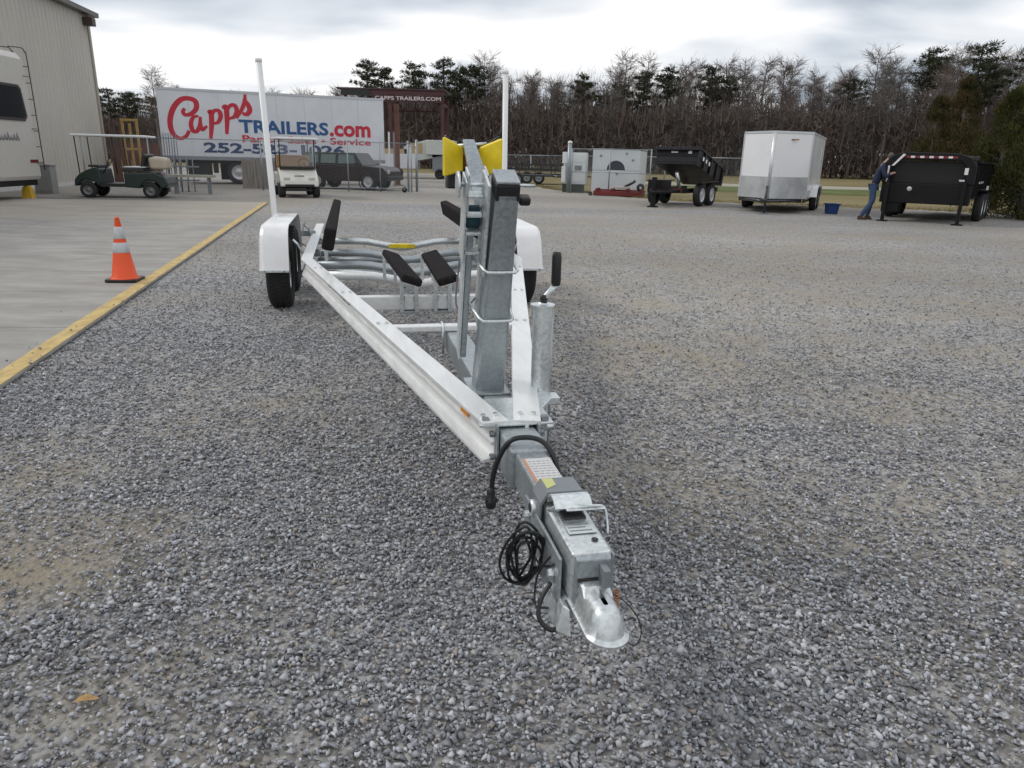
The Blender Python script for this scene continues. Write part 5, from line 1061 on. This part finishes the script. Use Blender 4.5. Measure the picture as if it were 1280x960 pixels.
def pine_tree(seed, H, cb, R0):
    r = random.Random(seed); tr = MB(); cr = MB(); lean = Vector((r.uniform(-.5, .5), r.uniform(-.5, .5), 0)); tp = [Vector((0, 0, -.2))] + [lean * (k / 6) + Vector((0, 0, H * .96 * k / 6)) for k in range(1, 7)]
    tr.tube(tp, [.2 * (H / 14) * (1 - .8 * k / 6) + .02 for k in range(7)], 6)
    n = 17
    for i in range(n):
        t = cb + (1 - cb) * (i / n) ** .9; f = min(5.99, t * 6); k = int(f); p = tp[k].lerp(tp[k + 1], f - k); az = i * 2.4 + r.uniform(-.5, .5); s_ = (t - cb) / (1 - cb)
        L = R0 * (math.sin(math.pi * min(1, .22 + s_ * .72)) ** .8) * r.uniform(.6, 1.1); q = p + Vector((math.cos(az) * L, math.sin(az) * L, r.uniform(0, .45) * L)); tr.tube([p, q], [.05, .018], 4, caps=False)
        for c in range(2 + int(L > 1)):
            cc = p.lerp(q, 1 - .33 * c) + Vector((r.uniform(-.2, .2), r.uniform(-.2, .2), .12)); rr = r.uniform(.40, .75)
            for _ in range(95):
                v = Vector((r.gauss(0, 1), r.gauss(0, 1), r.gauss(0, .55))).normalized() * rr * r.uniform(.25, 1); v.z *= .62; a = cc + v; quad_strip(cr, a, a + v.normalized() * r.uniform(.14, .26) + Vector((0, 0, .07)), .038, .02, r)
    return tr, cr, BARKP, NEED
def cedar(seed, H, R0, m, n=9000, leaf=.085):
    r = random.Random(seed); tr = MB(); cr = MB(); tr.tube([Vector((0, 0, -.1)), Vector((.05, 0, H * .5)), Vector((0, 0, H * .96))], [.16, .09, .02], 7)
    lumps = [(r.uniform(0, 6.283), r.uniform(.05, .95), r.uniform(.7, 1.22)) for _ in range(46)]
    for az, t, k in lumps:
        Rz = R0 * (1 - t) ** .75 * (1 if t > .1 else .85) * k; c = Vector((math.cos(az) * Rz * .72, math.sin(az) * Rz * .72, H * t)); tr.tube([Vector((0, 0, max(.1, c.z - .3 * Rz))), c], [.03, .01], 4, caps=False)
        rr = max(.25, R0 * .40 * (1 - t * .6)); 
        for _ in range(n // 46):
            v = Vector((r.gauss(0, 1), r.gauss(0, 1), r.gauss(0, 1))).normalized(); v = v * rr * r.uniform(.35, 1.05); v.z *= 1.25; a = c + v
            if a.z < .05: a.z = r.uniform(.05, .3)
            quad_strip(cr, a, a + (v.normalized() * .5 + Vector((0, 0, r.uniform(.2, 1)))) * leaf * r.uniform(.8, 2), leaf * .34, leaf * .16, r)
    return tr, cr, BARK, m
def plant(proto, name, loc, rz, sc, label, cat='tree', group=None):
    """proto: (trunk mesh, crown mesh) shared between copies"""
    o = bpy.data.objects.new(name, None); C.objects.link(o); o.location = loc; o.rotation_euler.z = rz; o.scale = (sc, sc, sc)
    tag(o, label, cat, group); a = bpy.data.objects.new('trunk', proto[0]); b = bpy.data.objects.new('crown', proto[1])
    for q in (a, b): C.objects.link(q); q.parent = o
    return o
def meshes(t):
    tr, cr, bm_, cm = t; o = []
    for mb, m, nm in ((tr, bm_, 'trunk'), (cr, cm, 'crown')):
        me = bpy.data.meshes.new(nm); me.from_pydata(mb.v, [], mb.f); me.materials.append(m); me.polygons.foreach_set('use_smooth', mb.sm); o.append(me)
    return o
bares = [meshes(bare_tree(10 + k, 13.5 + (k % 3), .34 + .05 * (k % 3), 2.0 + .45 * (k % 3), TWIG if k % 2 else TWIGR)) for k in range(7)]
shorts = [meshes(bare_tree(40 + k, 8.5, .22, 2.2, TWIGR if k % 2 else TWIG)) for k in range(3)]
pines = [meshes(pine_tree(70 + k, 14, .60 + .06 * (k % 3), 2.0 + .3 * (k % 2))) for k in range(4)]
r_ = random.Random(5)
def wood_y(x): return 88 + (12 if x < -12 else 0) * smooth(-12, -30, x) - .02 * x + 3 * noise.noise(Vector((x * .03, 0, 0)))
LB = 'bare brown hardwood tree in the wood along the far edge of the field'
for row in range(5):
    x = -78 + r_.uniform(0, 2)
    while x < 92:
        y = wood_y(x) + row * 3.6 + r_.uniform(-1.5, 1.5); hs = 1.0
        if x > 22: hs = 1.0 + .0 * x
        pr = r_.choice(bares); sc = (r_.uniform(.66, .90) if r_.random() < .7 else r_.uniform(.9, 1.06)) * (1 + .03 * row) * hs * (.60 if x < -19 else .60 + .36 * smooth(-19, 6, x))
        if row == 0 and r_.random() < .5: pr = r_.choice(shorts); sc = r_.uniform(.8, 1.1)
        plant(pr, 'bare_tree', (x, y, -.03), r_.uniform(0, 6.28), sc, LB, group='bare trees of the far wood'); x += r_.uniform(2.4, 4.2) * (1 if row < 3 else 1.3)
# pines that stand above the wood: pixel-free list of places (x, y, scale)
PL = 'dark evergreen pine rising above the bare trees of the far wood'
for i, (x, y, s_) in enumerate([(-16.6, 84, .82), (-14.9, 86, .78), (-11.6, 86, .80), (-8.4, 85, .84), (-6.9, 86, .80), (-4.9, 87, .82), (7.2, 90, .78), (12.0, 92, .74), (14.4, 91, .84), (9.9, 93, .66), (17.2, 91, .86), (22.5, 92, .90), (25, 93, .84), (38, 88, .80),
                               (44.5, 84, .98), (48, 82, 1.02), (50.5, 84, .92), (53, 81, 1.0), (56.5, 83, .95), (60, 80, 1.04), (64, 82, .98), (68, 84, 1.0),
                               (-46, 92, .56), (-49, 92, .60), (-52, 94, .62), (-43.5, 91, .54), (-55, 93, .58), (-47.5, 93, .58), (-50.5, 91, .55), (-57, 92, .60), (-59, 94, .62)]):
    plant(pines[i % 4], 'pine_tree', (x, y, -.03), r_.uniform(0, 6.28), s_, PL, group='pines of the far wood')
# undergrowth mass
um = MB(); ur = random.Random(8)
for k in range(120000):
    x = ur.uniform(-85, 95); y = wood_y(x) + ur.uniform(-2.5, 17); top = (5.4 if x < -19 else 7.6) + 1.3 * noise.noise(Vector((x * .25, y * .1, 3)))
    kind = ur.random(); z0 = top * ur.random() ** .85 * .93
    if kind < .16: h = ur.uniform(.9, 2.6); w = ur.uniform(.04, .09); tx = ur.uniform(-.35, .35)
    else: h = ur.uniform(.15, .7); w = ur.uniform(.03, .09); tx = ur.uniform(-.9, .9)
    h = min(h, max(.2, top + 1.2 - z0)); a = ur.uniform(0, 3.1416); n = Vector((math.cos(a), math.sin(a) * .5, 0)) * w; p = Vector((x, y, z0 - .1)); q = p + Vector((tx, ur.uniform(-.3, .3), h)); i = len(um.v)
    um.v += [tuple(p - n), tuple(p + n), tuple(q + n * .5), tuple(q - n * .5)]; um.f.append((i, i + 1, i + 2, i + 3)); um.sm.append(False)
for k in range(46000):
    x = ur.uniform(-12, 95) if ur.random() < .85 else ur.uniform(-24, -8); y = wood_y(x) + ur.uniform(-1, 16); z0 = 5.5 + 5.2 * ur.random() ** 1.7 * (.55 + .45 * smooth(-22, 4, x)) * (1 + .25 * noise.noise(Vector((x * .18, 0, 11)))); h = ur.uniform(.3, 1.0); n = Vector((ur.uniform(-1, 1), ur.uniform(-1, 1), 0)).normalized() * ur.uniform(.010, .024); p = Vector((x, y, z0)); q = p + Vector((ur.uniform(-.45, .45), ur.uniform(-.3, .3), h)); i = len(um.v)
    um.v += [tuple(p - n), tuple(p + n), tuple(q + n * .3), tuple(q - n * .3)]; um.f.append((i, i + 1, i + 2, i + 3)); um.sm.append(False)
for k in range(16000):
    x = ur.uniform(-95, 110); y = wood_y(x) + ur.uniform(18, 34); top = (5.6 if x < -19 else 8.0) + 1.0 * noise.noise(Vector((x * .2, 0, 7))); z0 = top * ur.random() * .92; h = min(ur.uniform(.6, 2.2), top + .5 - z0)
    a = ur.uniform(0, 3.1416); n = Vector((math.cos(a), math.sin(a) * .5, 0)) * ur.uniform(.10, .24); p = Vector((x, y, z0 - .1)); q = p + Vector((ur.uniform(-.5, .5), 0, h)); i = len(um.v)
    um.v += [tuple(p - n), tuple(p + n), tuple(q + n * .4), tuple(q - n * .4)]; um.f.append((i, i + 1, i + 2, i + 3)); um.sm.append(False)
tag(um.build('undergrowth', mat('undergrowth_brown', (.100, .083, .076), .95, vscale=.22, col2=(.160, .125, .113), spec=.05), fix=False), 'tangled red brown saplings and undergrowth along the foot of the far wood', 'undergrowth', kind='stuff')
# mixed olive trees and cedars on the right
c1 = meshes(cedar(3, 5.0, 1.9, CEDAR, 15000, .075)); c2 = meshes(cedar(4, 6.5, 2.4, CEDB, 13000, .10)); c3 = meshes(cedar(6, 9, 2.8, CEDB, 12000, .15)); c4 = meshes(cedar(9, 3.2, 1.7, CEDAR, 12000, .07))
plant(c1, 'cedar_tree', (16.0, 21.2, -.02), .4, .92, 'nearest olive green cedar beside the rear of the black gooseneck trailer')
plant(c4, 'cedar_bush', (14.7, 21.6, -.02), 1.4, .80, 'low dark cedar bush tucked behind the triple wheels of the gooseneck trailer', 'bush')
plant(c2, 'cedar_tree', (19.6, 26.5, -.02), 2.0, .86, 'broad olive brown cedar behind the nearest one at the right edge')
plant(c1, 'cedar_tree', (17.3, 27.0, -.02), 3.1, .80, 'slim olive cedar showing just behind the black gooseneck trailer')
for i, (x, y, s_) in enumerate([(26, 38, .72), (30, 42, .80), (34, 44, .86), (24.5, 45, .60), (38, 52, .95), (30, 52, .80), (43, 60, 1.05), (36, 62, .82), (47, 66, 1.08), (33, 38, .8), (27.5, 33.5, .66), (40, 46, .95)]):
    plant(c3 if i % 2 else c2, 'cedar_tree', (x, y, -.03), i * 1.1, s_ * (1 if i % 2 else 1.3), 'olive brown evergreen in the mixed thicket at the right of the field', group='evergreens of the right thicket')
for i, (x, y) in enumerate([(36, 55), (39, 58), (43, 55), (46, 58), (34, 60), (50, 62), (31, 57), (41, 50), (37, 48)]):
    plant(bares[i % 7], 'bare_tree', (x, y, -.03), i * 1.7, .66 + .06 * (i % 3), 'bare grey tree in the mixed thicket at the right of the field', group='bare trees of the right thicket')
plant(bares[2], 'bare_tree', (-29.3, 62, -.03), 1.0, .50, 'small bare tree rising above the sign trailer beside the building')
# grass tufts along the edge of the gravel
gm = MB(); gr = random.Random(12)
for k in range(7000):
    t = gr.random(); i = gr.choice([3, 4, 5, 6, 7, 8]); (xa, ya), (xb, yb) = LOT[i], LOT[i + 1]; u = gr.random(); x, y = xa + (xb - xa) * u, ya + (yb - ya) * u + abs(gr.gauss(0, 1.1)) - .25; h = gr.uniform(.03, .13); a = gr.uniform(0, 3.14); n = Vector((math.cos(a), math.sin(a), 0)) * .008; p = Vector((x, y, -.02)); q = p + Vector((gr.uniform(-.05, .05), gr.uniform(-.05, .05), h)); i = len(gm.v)
    gm.v += [tuple(p - n), tuple(p + n), tuple(q)]; gm.f.append((i, i + 1, i + 2)); gm.sm.append(False)
tag(gm.build('grass_tufts', mat('dry_grass', (.22, .18, .08), .9, var=.3, vscale=1), fix=False), 'dry tan grass tufts along the edge of the gravel', 'grass', kind='stuff')
print('OBJECTS', len(bpy.data.objects), 'tris', sum(len(o.data.polygons) for o in bpy.data.objects if o.type == 'MESH'))
